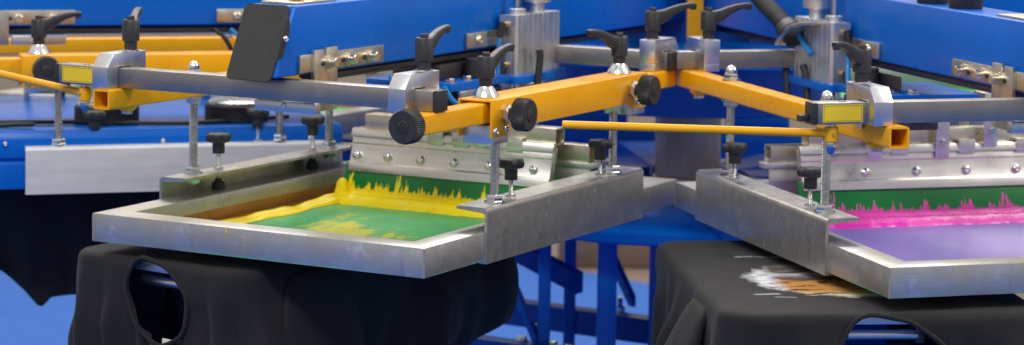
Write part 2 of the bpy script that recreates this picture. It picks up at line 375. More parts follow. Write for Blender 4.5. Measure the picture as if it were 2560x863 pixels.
# ---- shared detail builders
def thread(mb, base, L, r=.70, pitch=.22):
    prof = [(r * .8, 0)]; h = .05
    while h < L - pitch:
        prof += [(r, h + pitch * .25), (r, h + pitch * .45), (r * .87, h + pitch * .8)]; h += pitch
    prof.append((r * .8, L)); mb.lathe(prof, base, (0, 0, 1), 14)
def lever(T, at, d, scale=1.0):
    """ratchet clamp lever: at = foot point, d = horizontal unit direction of the arm"""
    x, y, z = at; s = scale; side = d.cross(Vector((0, 0, 1)))
    mb = MB()
    mb.lathe([(1.15 * s, 1.3), (1.32 * s, 1.45), (1.34 * s, 4.4), (1.22 * s, 4.6), (.8 * s, 4.62)], at, seg=28)
    A = Vector(at)
    pts = [A + d * u + Vector((0, 0, w)) for u, w in ((.3, 3.5), (1.3, 3.6), (2.3, 4.05), (3.4, 4.7), (4.6, 5.2), (5.8, 5.5), (6.9, 5.6), (7.35, 5.55))]
    mb.rectsweep(pts, [(1.7, 2.3), (1.65, 2.3), (1.45, 1.9), (1.3, 1.5), (1.2, 1.2), (1.15, 1.0), (1.2, .95), (.9, .7)], side)
    mb.cyl(A + d * 6.85 + Vector((0, 0, 4.85)), A + d * 6.85 + Vector((0, 0, 5.5)), .5, 12, .1)
    lv = T.part('clamp_lever', mb, 'black')
    mb = MB(); mb.lathe([(.98 * s, 0), (.98 * s, 1.35)], at, seg=36, rfun=lambda a, k: 1 - .05 * (math.cos(18 * a) > 0)); T.part('serrated_neck', mb, 'black', lv)
    mb = MB(); mb.lathe([(.62, 4.55), (.64, 5.05), (.55, 5.2), (.34, 5.2), (.32, 4.9)], at, seg=24, rfun=lambda a, k: 1 - .07 * (math.cos(10 * a) > 0)); T.part('cap_screw', mb, 'black', lv)
    return lv
def cone(T, at):
    mb = MB(); mb.lathe([(1.95, 0), (2.0, .25), (1.9, .5), (1.35, 1.35), (1.15, 1.6), (1.1, 1.75), (.6, 1.78)], at, seg=32); T.part('cone_washer', mb, 'chrome', sharp=25)
def knurl(T, c, axis, R=2.45, th=2.3, stem=0):
    """knurled disc knob; c = outer face centre, axis points outward"""
    ax = Vector(axis).normalized(); b = Vector(c) - ax * th
    mb = MB(); mb.lathe([(R * .86, 0), (R * .98, .12), (R, .3), (R, th - .35), (R * .95, th - .08), (R * .9, th), (1.05, th), (1.02, th - .06), (.3, th - .06)], b, ax, 104,
                        rfun=lambda a, k: 1 if k in (0, 5, 6, 7, 8) else 1 - .045 * (math.cos(52 * a) > 0))
    kn = T.part('locking_knob', mb, 'black', sharp=28)
    up = Vector((0, 0, 1)); sd = up.cross(ax).normalized()
    mb = MB(); u = (up + sd * .75).normalized(); w = ax.cross(u)
    mb.lathe([(.97, th - .06), (.97, th + .02), (.9, th + .06)], b, ax, 32)
    for q in (-.45, 0, .45):
        half = math.sqrt(.85 ** 2 - q ** 2); mb.rectsweep([Vector(c) + ax * .06 + w * q - u * half, Vector(c) + ax * .06 + w * q, Vector(c) + ax * .06 + w * q + u * half], [(.17, .16)] * 3, ax.cross(u))
    T.part('ribbed_cap', mb, 'black', kn)
    if stem:
        mb = MB(); mb.cyl(b - ax * stem, b + ax * .1, .85, 20, .05); T.part('stem', mb, 'black', kn)
        mb = MB(); mb.hexa(b - ax * (stem + 1.0), 1.35, 1.0, ax); mb.lathe([(1.15, 0), (1.2, .2), (.95, .5), (.9, .55)], b - ax * stem, ax, 24); T.part('bushing', mb, 'chrome', kn)
    return kn
def roundscrew(mb, at, axis, r=.62):
    mb.lathe([(r, 0), (r, .1), (r * .9, .28), (r * .62, .42), (r * .5, .45), (r * .42, .34), (r * .1, .33)], at, axis, 18)

# ------------------------------------------------------------------ setting
def slab(name, corners, z, th, mat, kind='structure'):
    me = bpy.data.meshes.new(name); bm = bmesh.new()
    vs = [bm.verts.new((x, y, z)) for x, y in corners]; bm.faces.new(vs)
    bm.to_mesh(me); bm.free(); me.materials.append(M[mat]); o = bpy.data.objects.new(name, me); C.objects.link(o); o['kind'] = kind; return o
def floor_mats():
    m, t, b = nt('hall_floor'); f = noise(t, .9, 4); t.links.new(rmp(t, f, [(.3, (.14, .10, .08)), (.7, (.25, .18, .145))]), b.inputs['Base Color']); b.inputs['Roughness'].default_value = .5; M['floor'] = m
    m, t, b = nt('blue_carpet'); f = noise(t, 60, 4); t.links.new(rmp(t, f, [(.3, (.020, .105, .42)), (.7, (.032, .15, .56))]), b.inputs['Base Color']); b.inputs['Roughness'].default_value = .9
    bump(t, b, noise(t, 500, 2), .4); M['carpet'] = m
floor_mats()
slab('floor', [(-25, -6), (25, -6), (25, 30), (-25, 30)], 0, 0, 'floor')
slab('carpet', [(-12, -3), (8, -3), (8, 6.8), (.9, 8.05), (0, 8.95), (-6, 14.5), (-12, 14.5)], .004, 0, 'carpet')

# ------------------------------------------------------------------ central structure
B0 = (0, 153.4, 0)   # machine centre in station 0 coordinates
def tagm(o, label, cat, group=None):
    o['label'] = label; o['category'] = cat
    if group: o['group'] = group
    return o
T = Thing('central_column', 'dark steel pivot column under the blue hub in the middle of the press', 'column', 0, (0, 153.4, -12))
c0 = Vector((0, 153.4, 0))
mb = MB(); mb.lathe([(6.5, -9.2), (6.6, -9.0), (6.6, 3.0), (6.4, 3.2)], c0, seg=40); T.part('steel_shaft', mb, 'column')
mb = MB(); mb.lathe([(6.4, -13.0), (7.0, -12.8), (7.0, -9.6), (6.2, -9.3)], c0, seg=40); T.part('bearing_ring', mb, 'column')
T = Thing('press_hub', 'blue painted hub that all the printing arms meet at above the steel column', 'hub', 0, (0, 153.4, 3.2))
mb = MB(); mb.lathe([(10.5, 3.2), (11, 3.6), (11, 8.0), (10.5, 8.4)], c0, seg=8); T.part('lower_flange', mb, 'blue')
mb = MB(); mb.lathe([(29, 5.2), (30, 5.6), (30, 15.6), (29, 15.98)], c0, seg=16); T.part('hub_drum', mb, 'blue')
mb = MB(); mb.lathe([(50, 16.0), (50.5, 16.3), (50.5, 17.9), (50, 18.2)], c0, seg=8, rfun=lambda a, k: 1); T.part('octagon_plate', mb, 'blue')
mb = MB(); mb.lathe([(13, 18.2), (13, 58)], c0, seg=8); T.part('mast', mb, 'blue_dark')
T = Thing('yellow_post', 'flat yellow upright bar on the hub between the two black levers', 'post', 0, (0, 0, 0)); T.o.matrix_world = Matrix.Translation((.35, 4.80, ZF + .195))
mb = MB(); mb.box((-1.55, -.5, 0), (1.55, .5, 40), .1); mb.cyl((0, 0, -1.3), (0, 0, .1), .8, 12, .05); finish('bar', mb, 'yellow', T.o, (0, 0, 0))

T = Thing('base_frame', 'blue welded base frame of posts and rails under the press', 'base', 0, (0, 0, 0)); T.o.matrix_world = Matrix.Translation((0, 0, 0))
def wbox(a, b, bev=.25):
    mb = MB(); mb.box(a, b, bev); return mb
# world centimetres with z over the frame top
def wpart(T, name, mb, mat): return finish(name, mb, mat, T.o, (0, 0, -95))
def beam(a, b, w, h):
    a = Vector(a); b = Vector(b); d = (b - a); s_ = Vector((-d.y, d.x, 0)).normalized() * w / 2; mb = MB()
    mb._add([tuple(p) for p in (a - s_, a + s_, b + s_, b - s_, a - s_ + Vector((0, 0, h)), a + s_ + Vector((0, 0, h)), b + s_ + Vector((0, 0, h)), b - s_ + Vector((0, 0, h)))],
            [(3, 2, 1, 0), (4, 5, 6, 7), (0, 1, 5, 4), (1, 2, 6, 5), (2, 3, 7, 6), (3, 0, 4, 7)]); return mb
pd = MB(); pd.prism([(27.5, 486), (49, 478), (56, 520), (30, 524)], 'z', -95, -14.5, .4); wpart(T, 'pedestal', pd, 'blue')
mb = MB(); mb.lathe([(45, -16.8), (45.5, -16.4), (45.5, -14.6), (45, -14.3)], (35.6, 500.6, 0), seg=16); wpart(T, 'turntable_disc', mb, 'blue')
for q in range(8):
    a_ = TH0 + math.radians(8) + q * PI / 4; dv = Vector((math.sin(a_), math.cos(a_), 0)); c_ = Vector((35.6, 500.6, -14.2))
    if q in (4, 5): continue
    wpart(T, 'carrier_arm', beam(c_ + dv * 12, c_ + dv * 95, 9, 5), 'blue_dark')
for x, y, w in ((7.1, 480, 2.4), (12.6, 506, 2.4), (18.7, 470, 3.6)):
    wpart(T, 'upright', wbox((x - w / 2, y - w / 2, -94.6), (x + w / 2, y + w / 2, -8)), 'blue')
wpart(T, 'rail', beam((-8, 486, -45), (24.5, 466, -45), 4, 5.5), 'blue_dark')
wpart(T, 'rail', beam((-6, 520, -43), (29, 498, -43), 4, 5), 'blue_dark')
wpart(T, 'rail', beam((-8, 490, -12), (24, 470, -12), 4, 4), 'blue_dark')
mb = MB(); mb.box((4, 475, -52), (34, 520, -50.5), .3); wpart(T, 'foot_plate', mb, 'blue')
for x, y in ((5.5, 500), (12, 512), (23.5, 520)):
    mb = MB(); mb.lathe([(1.2, 0), (1.2, 2), (.6, 2.4), (.6, 4)], (x, y, -44 if x < 20 else -42), seg=10); wpart(T, 'level_bolt', mb, 'chrome')

# far hall clutter seen between the posts
T = Thing('cardboard_box', 'dark brown low box on the beige hall floor far behind the blue posts', 'box', 0, (0, 0, 0)); T.o.matrix_world = Matrix.Translation((.40, 8.9, .004))
mb = MB(); mb.box((-22, -12, 0), (24, 14, 13), .5); finish('carton', mb, 'brown', T.o, (0, 0, 0))
mb = MB(); mb.box((-22.3, -3, 12.6), (24.3, 3, 13.15), .1); finish('packing_tape', mb, 'tape', T.o, (0, 0, 0))

# ------------------------------------------------------------------ printing arms
def make_arm(label):
    T = Thing('printing_arm', label, 'printing arm', 0, (0, 0, 22.5), 'blue beams of the press')  # a single blue printing arm with its fittings, not the whole station
    mb = MB(); mb.prism([(0, 22.5), (142, 22.5), (142, 32.8), (4.9, 32.8)], 'x', -4, 4, .35, 3); T.part('beam', mb, 'blue')
    # slanted black end plate
    n = Vector((0, -.903, .430)); up = Vector((0, .430, .903)); o = Vector((-.6, -.2, 21.9)) + n * .15
    def pl(w0, w1, h0, h1, rad, thick):
        pts = []
        for cx, cy, a0 in ((w1 - rad, h1 - rad, 0), (w0 + rad, h1 - rad, 90), (w0 + rad, h0 + rad, 180), (w1 - rad, h0 + rad, 270)):
            for i in range(5): a = math.radians(a0 + 22.5 * i); pts.append((cx + rad * math.cos(a), cy + rad * math.sin(a)))
        mb = MB(); m_ = len(pts); P = [o + Vector((x, 0, 0)) + up * y for x, y in pts]
        v = [tuple(p) for p in P] + [tuple(p + n * thick) for p in P]
        mb._add(v, [tuple(range(m_))[::-1], tuple(range(m_, 2 * m_))] + [(i, (i + 1) % m_, m_ + (i + 1) % m_, m_ + i) for i in range(m_)]); return mb
    ep = T.part('end_plate', pl(-4.0, 3.9, 0, 11.9, .8, .3), 'black_powder')
    mb = MB(); mb.prism([(-.4, 25.0), (1.2, 25.6), (2.9, 28.9), (3.1, 30.9), (2.4, 31.5), (2.0, 31.1)], 'x', 4.02, 4.25, .03); T.part('fixing_tab', mb, 'black_powder', ep)
    mb = MB(); roundscrew(mb, (4.25, 1.7, 28.2), (1, 0, 0), .5); T.part('screw', mb, 'chrome', ep)
    mb = MB(); mb.box((-3.2, 6.5, 32.8), (3.0, 17.5, 33.15), .05); T.part('top_plate', mb, 'zinc')
    for y in (9, 14):
        for x in (1.4,): mb = MB(); mb.hexa((x, y, 33.15), .8, .6); mb.lathe([(1.2, 0), (1.2, .2)], (x, y, 33.15), seg=20); T.part('brass_bolt', mb, 'brass')
    mb = MB(); mb.prism([(-2, 21.2), (-1.6, 22.5), (2.4, 22.5), (2.8, 21.9), (2.8, 21.2), (2.2, 20.9), (-1.4, 20.9)], 'y', 15, 135, .05); T.part('guide_rail', mb, 'dark_rail')
    for s in (1, -1):
        mb = MB(); mb.box((s * 4.0, 5.4, 22.9), (s * 4.6, 28.8, 25.5), .06); zb = T.part('stop_bar', mb, 'zinc')
        mb = MB(); mb.prism([(8.2, 16.9), (14.5, 16.9), (14.5, 26.3), (11.6, 26.3), (11.6, 25.0), (10.8, 25.0), (10.8, 26.1), (8.2, 26.1)], 'x', s * 4.62, s * 5.25, .05); T.part('stop_plate', mb, 'zinc')
        for x, y in ((4.6, 18.5), (4.6, 24.7), (5.2, 12.1)):
            mb = MB(); mb.lathe([(1.0, 0), (1.0, .35), (.74, .4), (.74, 1.4), (.6, 1.5)], (s * x, y, 24.1), (s, 0, 0), 22); T.part('stop_bolt', mb, 'zinc', zb)
        for y, x in ((17.0, 4.6), (23.2, 4.6), (10.4, 5.25)):
            mb = MB(); mb.lathe([(.38, 0), (.38, .18), (.14, .2)], (s * x, y, 24.0), (s, 0, 0), 12); T.part('set_screw', mb, 'dark_rail', zb)
        mb = MB(); mb.box((s * 4.0, 55.0, 23.0), (s * 4.7, 66, 25.5), .06); roundscrew(mb, (s * 4.7, 58.8, 24.2), (s, 0, 0), .9); T.part('cylinder_bracket', mb, 'zinc')
    mb = MB(); mb.box((-5.3, 8.0, 16.6), (5.6, 9.4, 18.2), .08); roundscrew(mb, (0, 8.0, 17.6), (0, -1, 0), .4); T.part('cross_stop', mb, 'block')
    return T
armA = make_arm('blue printing arm with a tilted black end plate, over the yellow ink screen')
dup(armA, 1, 'blue printing arm over the magenta ink screen, at upper right')
dup(armA, -1, 'blue printing arm at upper left, over the blue flash dryer', dr=2.5, dz=-.8)
for k, lb in ((2, 'blue printing arm farthest right, behind the arm over the magenta screen'), (-2, 'blue printing arm pointing away to the left behind the flash dryer'),
              (3, 'blue printing arm behind the hub, pointing away to the right'), (-3, 'blue printing arm behind the hub, pointing away to the left'), (4, 'blue printing arm straight behind the hub')):
    dup(armA, k, lb)

# ------------------------------------------------------------------ screen frames and what is in them
HW = 29.2; D = 84.8; FH = 4.32; FB = 4.45
def make_frame(k, dr, label, meshmat, back_tape, HR=HW):
    T = Thing('screen_frame', label, 'screen frame', k, (0, 0, 0), 'aluminium printing screens', dr=dr)
    mb = MB(); o = [(-HW, 0), (HR, 0), (HR, D), (-HW, D)]; i = [(-HW + FB, FB), (HR - FB, FB), (HR - FB, D - FB), (-HW + FB, D - FB)]
    v = [(x, y, 0) for x, y in o] + [(x, y, 0) for x, y in i] + [(x, y, -FH) for x, y in o] + [(x, y, -FH) for x, y in i]; f = []
    for a in range(4):
        b = (a + 1) % 4
        f += [(a, b, 4 + b, 4 + a), (8 + b, 8 + a, 12 + a, 12 + b), (b, a, 8 + a, 8 + b), (4 + a, 4 + b, 12 + b, 12 + a)]
    vs, fs = mb._add(v, f); bmesh.ops.recalc_face_normals(mb.bm, faces=fs)
    ed = [e for e in mb.bm.edges if not (e.verts[0].co.xy != e.verts[1].co.xy and (e.verts[0] in vs[:4] + vs[8:12]) != (e.verts[1] in vs[:4] + vs[8:12]))]
    mb._bev(fs, .10, 2, ed); T.part('tube_frame', mb, 'frame')
    for x, y in ((-HW, 0), (HR, 0), (HR, D), (-HW, D)):
        mb = MB(); sx_, sy_ = (1 if x > 0 else -1), (1 if y > 0 else -1)
        mb.tube([(x - sx_ * .06, y - sy_ * .06, -FH + .1 + q * .41 + random.uniform(-.05, .05)) for q in range(11)], [.16 + .04 * random.random() for _ in range(11)], 8)
        T.part('weld_seam', mb, 'frame')
    mb = MB(); mb.box((-HW + FB - .1, FB - .1, -FH + .05), (HR - FB + .1, D - FB + .1, -FH + .12), 0); T.part('screen_mesh', mb, meshmat)
    mb = MB(); x0 = -HW + FB
    for a, b in back_tape: mb.box(a, b, .02)
    T.part('edge_tape', mb, 'tape')
    return T
z1 = -FH + .13; z2 = -FH + .22; xi = HW - FB; yi = D - FB
frA = make_frame(0, 0, 'aluminium printing screen holding yellow ink on green mesh', 'mesh_g',
                 [((-xi, FB, z1), (-xi + 3.6, yi, z2)), ((-xi + 3.6, yi - 3, z1), (xi, yi, z2)), ((-xi + .01, FB, z2), (-xi + .12, yi, -2.3))])
mb = MB(); mb.tube([(-4.6, -.02, .05), (-4.62, -.03, -.35), (-4.55, -.03, -.8), (-4.6, -.02, -1.0)], [.12, .10, .11, .05], 8); frA.part('ink_drip', mb, 'ink_yellow')
frB = make_frame(1, -3.5, 'aluminium printing screen holding magenta ink on purple mesh', 'mesh_p',
                 [((-xi, FB, z1), (-xi + .5, yi, z2)), ((-xi + .5, FB, z1), (xi + 10, FB + .45, z2)), ((-xi + .5, yi - 3, z1), (xi + 10, yi, z2)), ((-xi + .01, FB + .5, z2), (-xi + .1, yi, -2.6))], HW + 10)

def ink(k, label, mat, rb, t0, t1, ridge, wid=4.4, hgt=2.0):
    T = Thing('printing_ink', label, 'ink', k, (0, rb, -FH), 'ink lying in the screens')
    zb = -FH + .12
    mb = MB(); rings = []; n = 70
    for i in range(n + 1):
        u = i / n; t = t0 + (t1 - t0) * u; end = min(1, min(u, 1 - u) * 14) ** .5 if 0 < u < 1 else .05
        w = (wid + .18 * math.sin(t * .6) + .10 * math.sin(t * 1.9)) * (.4 + .6 * end); h = (hgt + .05 * math.sin(t * 1.1 + 1) + .04 * math.sin(t * 3.1)) * end
        ring = []
        for q in range(15):
            a = q / 14
            y = rb + .6 - w * a; hh = h * (1.0 if a < .05 else max(0, math.cos((a - .05) / .95 * PI / 2)) ** .55 * (1 - .22 * math.exp(-((a - .42) / .10) ** 2)))
            ring.append(mb.bm.verts.new((t, y, zb + hh)))
        rings.append(ring)
    for A, B in zip(rings, rings[1:]):
        for q in range(14): mb.bm.faces.new((A[q], B[q], B[q + 1], A[q + 1]))
    T.part('ink_roll', mb, mat, sharp=70)
    if ridge:
        mb = MB(); rings = []; n = 60
        for i in range(n + 1):
            u = i / n; y = rb - 2 - (rb - 2 - 21) * u
            tx = t0 + .4 - 1.7 * u - .3 * math.sin(u * 9) ; w = 1.7 + .6 * u + .25 * math.sin(u * 17); h = (.95 + .25 * math.sin(u * 13 + .5) + .12 * math.sin(u * 31)) * (1 - u * .55) * min(1, (1 - u) * 10 + .05)
            ring = []
            for q in range(13):
                a = q / 12 * 2 - 1; hh = h * (1 - abs(a) ** 2.4) * (1 + .22 * math.cos(a * 7 + .5 * math.sin(u * 11)))
                ring.append(mb.bm.verts.new((tx + w * a, y, zb + .06 + max(0, hh))))
            rings.append(ring)
        for A, B in zip(rings, rings[1:]):
            for q in range(12): mb.bm.faces.new((A[q], A[q + 1], B[q + 1], B[q]))
        T.part('ink_ridge', mb, mat, sharp=80)
        mb = MB(); mb.lathe([(1.5, -.1), (1.75, .5), (1.4, 1.3), (1.1, 2.2), (.9, 3.2), (.45, 3.8), (.1, 3.9)], (t0 + .5, rb - .2, zb), seg=16, rfun=lambda a, q: 1 + .12 * math.sin(3 * a + q)); T.part('ink_lump', mb, mat, sharp=80)
    return T
ink(0, 'thick yellow ink rolled up against the green blade', 'ink_yellow', 56.0, -20.2, 19.6, True)
ink(1, 'glossy magenta ink rolled up against the green blade', 'ink_pink', 59.4, -15.2, 32.4, False, 6.2, 1.55)

def squeegee(k, rb, label, bladet, flabel, t0, t1, screws, hangers, f0, f1, clips):
    T = Thing('squeegee', label, 'squeegee', k, (0, rb, -4), 'squeegees standing in the screens')
    def rz(z): return rb + (z + 4) * .30      # leaning plane
    def slabp(a, b, z0, z1, th, off=0, bev=.06):
        mb = MB(); mb.prism([(rz(z0) - off, z0), (rz(z1) - off, z1), (rz(z1) - off + th, z1), (rz(z0) - off + th, z0)], 'x', a, b, bev); return mb
    T.part('blade', slabp(t0 - .7, t1 + 1, -4.1, 2.2, .9, -.4), bladet)
    mb = MB(); zz = [(.9, 0), (2.3, 0), (2.5, .18), (5.4, .18), (5.6, 0), (7.2, 0)]
    mb.prism([(rz(z) + o, z) for z, o in zz] + [(rz(7.2) + 1.7, 7.2), (rz(.9) + 1.7, .9)], 'x', t0, t1, .05); T.part('holder', mb, 'alu')
    T.part('holder_lip', slabp(t0 - .2, t1 + .2, 6.7, 8.0, 1.0, .5, .15), 'alu')
    for t in screws:
        mb = MB(); z = 3.6; roundscrew(mb, (t, rz(z) + .15, z), (0, -.95, .30), .78); T.part('holder_screw', mb, 'chrome')
    rr_ = rz(7.5) + .6
    mb = MB(); a, b = rr_, rr_ + 3.2; ta, tb = t0 + 1.8, t1
    for p in (((ta, a, 7.6), (tb, a + .3, 10.4)), ((ta, b - .3, 7.6), (tb, b, 10.4)), ((ta, a + .3, 7.6), (tb, b - .3, 7.9)), ((ta, a + .3, 10.1), (tb, b - .3, 10.4))): mb.box(*p, .03)
    T.part('cross_tube', mb, 'zinc')
    for t, z0 in hangers:
        mb = MB(); mb.box((t - 1.25, rz(7.4) - .85, z0), (t + 1.25, rz(7.4) - .5, 16.4), .06); br = T.part('hanger', mb, 'alu')
        mb = MB(); mb.hexa((t, rz(7.4) - .85, z0 + 2.6), .6, .5, (0, -1, 0)); T.part('hanger_bolt', mb, 'chrome', br)
        mb = MB(); mb.box((t - 1.2, rz(7.4) - .5, 14.2), (t + 1.2, rr_ + 3, 16.3), .06); T.part('hanger_foot', mb, 'zinc', br)
    for t in clips:
        mb = MB(); mb.box((t - 1.5, rz(7.4) - .65, 6.3), (t + 1.5, rz(7.4) - .3, 8.6), .05); mb.box((t - 1.5, rz(7.4) - .3, 8.2), (t + 1.5, rz(7.4) + 1.2, 8.6), .05); T.part('clip', mb, 'alu')
    F = Thing('flood_bar', flabel, 'flood bar', k, (0, rb + 9, -2), 'flood bars behind the squeegees')
    r1 = rb + 9.5
    mb = MB(); mb.prism([(r1 + .3, -2.6), (r1 - .2, 1.5), (r1, 3.6), (r1 + .5, 3.6), (r1 + .3, 1.5), (r1 + .8, -2.6)], 'x', f0 + .6, f1 - .6, .05); F.part('flood_blade', mb, 'alu')
    mb = MB(); mb.box((f0 - .4, r1 - .6, 3.6), (f1 + .4, r1 + 2.6, 4.5), .12); F.part('flange', mb, 'alu')
    mb = MB(); a, b = r1 + .0, r1 + 3.0
    for p in (((f0 + .8, a, 4.5), (f1 - .8, a + .3, 7.3)), ((f0 + .8, b - .3, 4.5), (f1 - .8, b, 7.3)), ((f0 + .8, a + .3, 7.0), (f1 - .8, b - .3, 7.3))): mb.box(*p, .03)
    F.part('square_tube', mb, 'zinc')
    for t, _ in hangers: mb = MB(); mb.box((t - 1, a + 3.0, 5.2), (t + 1, a + 3.4, 15), .06); F.part('hanger', mb, 'zinc')
squeegee(0, 55.2, 'squeegee with a green blade standing in yellow ink', 'blade_y', 'flood bar behind the squeegee in the yellow ink screen',
         -19.3, 19.0, (-18.1, -12.0, -5.6, .9, 7.5, 15.9), ((-9.5, 6.6), (5.5, 6.6)), -23.2, 23.2, (-3.0, 1.8, 12.0))
squeegee(1, 59.6, 'squeegee with a green blade standing in magenta ink', 'blade_p', 'flood bar behind the squeegee in the magenta ink screen',
         -14.4, 32, (-12, -3.1, 6.1, 15.2, 24.4, 31), ((-1.5, 5.6), (10.8, 5.6), (19.6, 7.4)), -17.8, 33, (3.2, 15.4, 26))

# ------------------------------------------------------------------ holder channels with rods and star knobs
def star_knob(T, at, hz):
    x, y, z = at
    mb = MB(); mb.lathe([(.95, hz), (1.0, hz + .1), (1.0, hz + 1.6), (1.1, hz + 1.7), (1.9, hz + 1.9), (2.15, hz + 2.2), (2.15, hz + 2.9), (1.9, hz + 3.15), (.6, hz + 3.25)], (x, y, z), seg=54,
                        rfun=lambda a, k: 1 if k < 4 or k == 8 else .90 + .12 * math.cos(6 * a))
    kn = T.part('star_knob', mb, 'black', sharp=40)
    mb = MB(); thread(mb, (x, y, z - 1.6), hz + 1.7, .36, .18); T.part('stem', mb, 'rod', kn)
    mb = MB(); mb.lathe([(.8, -.02), (.9, .1), (.9, .25), (.5, .3)], (x, y, z), seg=6); T.part('stem_nut', mb, 'chrome', kn)
    mb = MB(); mb.lathe([(1.05, -3.3), (1.1, -3.1), (1.0, -2.1), (.6, -1.9), (.55, -1.5)], (x, y, z), seg=20); T.part('pressure_pad', mb, 'rubber', kn)
def make_channel(s, k, label, rodz1, dr=0, dz=0, rods=((27.6, 23.2), (27.9, 62.4)), stars=((26.9, 29.6), (27.6, 58.5)), stem=2.6):
    """s=+1 right side of the station, -1 left; channel opens toward the screen"""
    T = Thing('holder_channel', label, 'holder bar', k, (s * 29.6, 44, -4.6), 'galvanised channels clamping the screens', dr=dr, dz=dz)
    w = s * 29.62; th = s * .42; R = .75
    def arc(cx, cz, rad, a0, a1, n=6): return [(cx + s * rad * math.cos(math.radians(a0 + (a1 - a0) * i / n)), cz + rad * math.sin(math.radians(a0 + (a1 - a0) * i / n))) for i in range(n + 1)]
    ox = w; pts = [(ox, -4.75)] + [(ox - s * 0, 3.55 - R)] + arc(ox - s * R, 3.55 - R, R, 8, 90) + [(s * 24.4, 3.55), (s * 24.4, 3.1)] + arc(ox - s * R, 3.13 - R + .0, R - .42, 90, 5) + [(ox - th, -4.36), (s * 28.4, -4.36), (s * 28.4, -4.75)]
    mb = MB(); mb.prism(pts, 'y', 17.4, 70.6, 0); T.part('channel', mb, 'galv', sharp=30)
    for x, y in rods:
        mb = MB(); thread(mb, (s * x, y, 1.7), rodz1 - 1.7); rd = T.part('threaded_rod', mb, 'rod')
        mb = MB(); mb.hexa((s * x, y, 3.75), 1.32, 1.0); mb.lathe([(1.6, 0), (1.6, .2)], (s * x, y, 3.55), seg=24); T.part('top_nut', mb, 'chrome', rd)
        mb = MB(); mb.hexa((s * x, y, 2.1), 1.25, .95); T.part('bottom_nut', mb, 'chrome', rd)
    for x, y in stars: star_knob(T, (s * x, y, 3.55), stem)
    return T
chR = make_channel(1, 0, 'galvanised channel clamping the right side of the yellow ink screen', 13.6)
chL = make_channel(-1, 0, 'galvanised channel clamping the left side of the yellow ink screen', 15.6, rods=((27.3, 23.2), (26.9, 62.6)))
dup(chL, 1, 'galvanised channel clamping the left side of the magenta ink screen', dr=0)
nearC = dup(chR, -1, 'pale aluminium channel along the near side of the blue flash dryer', dr=2.5, dz=-.8)
for o in nearC.children:
    if o.name.startswith('channel'): o.material_slots[0].link = 'OBJECT'; o.material_slots[0].material = M['pale']
dup(chL, -1, 'aluminium channel on the far side of the blue flash dryer', dr=2.5, dz=-.8)

# ------------------------------------------------------------------ yellow support tubes
def sq_tube(mb, t0, t1, r0, r1, z0, z1, w=.32):
    """hollow square tube along r, open at both ends"""
    o = [(t0, z0), (t1, z0), (t1, z1), (t0, z1)]; i = [(t0 + w, z0 + w), (t1 - w, z0 + w), (t1 - w, z1 - w), (t0 + w, z1 - w)]
    def rnd(q, rad):
        out = []; (ax, az), (bx, _), (_, cz), _ = q
        for cx, cz_, a0 in ((bx - rad, cz - rad, 0), (ax + rad, cz - rad, 90), (ax + rad, az + rad, 180), (bx - rad, az + rad, 270)):
            for j in range(5): a = math.radians(a0 + 22.5 * j); out.append((cx + rad * math.cos(a), cz_ + rad * math.sin(a)))
        return out
    O = rnd(o, .38); I = rnd(i, .15); n = len(O)
    v = [(x, r0, z) for x, z in O] + [(x, r0, z) for x, z in I] + [(x, r1, z) for x, z in O] + [(x, r1, z) for x, z in I]
    f = []
    for a in range(n):
        b = (a + 1) % n; f += [(a, b, n + b, n + a), (2 * n + a, 2 * n + b, 3 * n + b, 3 * n + a), (a, b, 2 * n + b, 2 * n + a), (n + a, n + b, 3 * n + b, 3 * n + a)]
    mb._add(v, f)
def make_tube_right(k, label, l1, l2):
    T = Thing('support_tube', label, 'support tube', k, (27.9, 40, 16), 'yellow support tubes over the channels')
    mb = MB(); sq_tube(mb, 26.35, 29.45, -1.6, 83.2, 16.0, 19.05); T.part('inner_tube', mb, 'yellow')
    # folded outer sleeve, open below, with deeper tabs at both ends
    t0, t1, w = 24.9, 30.6, .32
    side = [(16.6, 19.55), (16.6, 14.0), (21.2, 14.0), (23.2, 14.95), (62.3, 14.95), (64.3, 14.0), (68.9, 14.0), (69.6, 19.55)]
    mb = MB()
    mb.prism(side, 'x', t1 - w, t1, .07); mb.prism(side, 'x', t0, t0 + w, .07)
    mb.box((t0 + .02, 16.62, 19.24), (t1 - .02, 69.58, 19.57), .12, 3); sl = T.part('sleeve', mb, 'yellow')
    for y in (17.6, 64.5):
        mb = MB(); mb.box((t0 + w, y, 12.9), (t1 - w, y + 4.6, 15.7), .06); T.part('clamp_pad', mb, 'block', sl)
    for y, z in ((17.6, 14.9), (21.0, 15.1), (65.4, 15.1)): mb = MB(); roundscrew(mb, (t1, y, z), (1, 0, 0), .55); T.part('sleeve_screw', mb, 'chrome', sl)
    cone(T, (27.75, 19.8, 19.55)); lever(T, (27.75, 19.8, 21.1), wdir(k, *l1))
    cone(T, (27.75, 64.5, 19.55)); lever(T, (27.75, 64.5, 21.1), wdir(k, *l2))
    knurl(T, (27.9, -4.2, 17.5), (0, -1, 0), 2.5, 2.4)
    knurl(T, (34.9, 20.5, 17.35), (1, 0, 0), 2.45, 2.3, stem=1.0)
    knurl(T, (34.9, 63.2, 17.35), (1, 0, 0), 2.45, 2.3, stem=1.0)
    return T
tuR = make_tube_right(0, 'yellow telescopic tube with two levers, right of the yellow ink screen', (.52, .85), (-.72, -.69))
c = Thing('support_tube', 'x', 'support tube', -1, (0, 0, 0)); bpy.data.objects.remove(c.o)
make_c = make_tube_right(-1, 'yellow telescopic tube with a round knob, at the left edge over the flash dryer', (1, .05), (1, .05))
make_c.o.matrix_world = station_matrix(-1, (27.9, 42.5, 15.2))
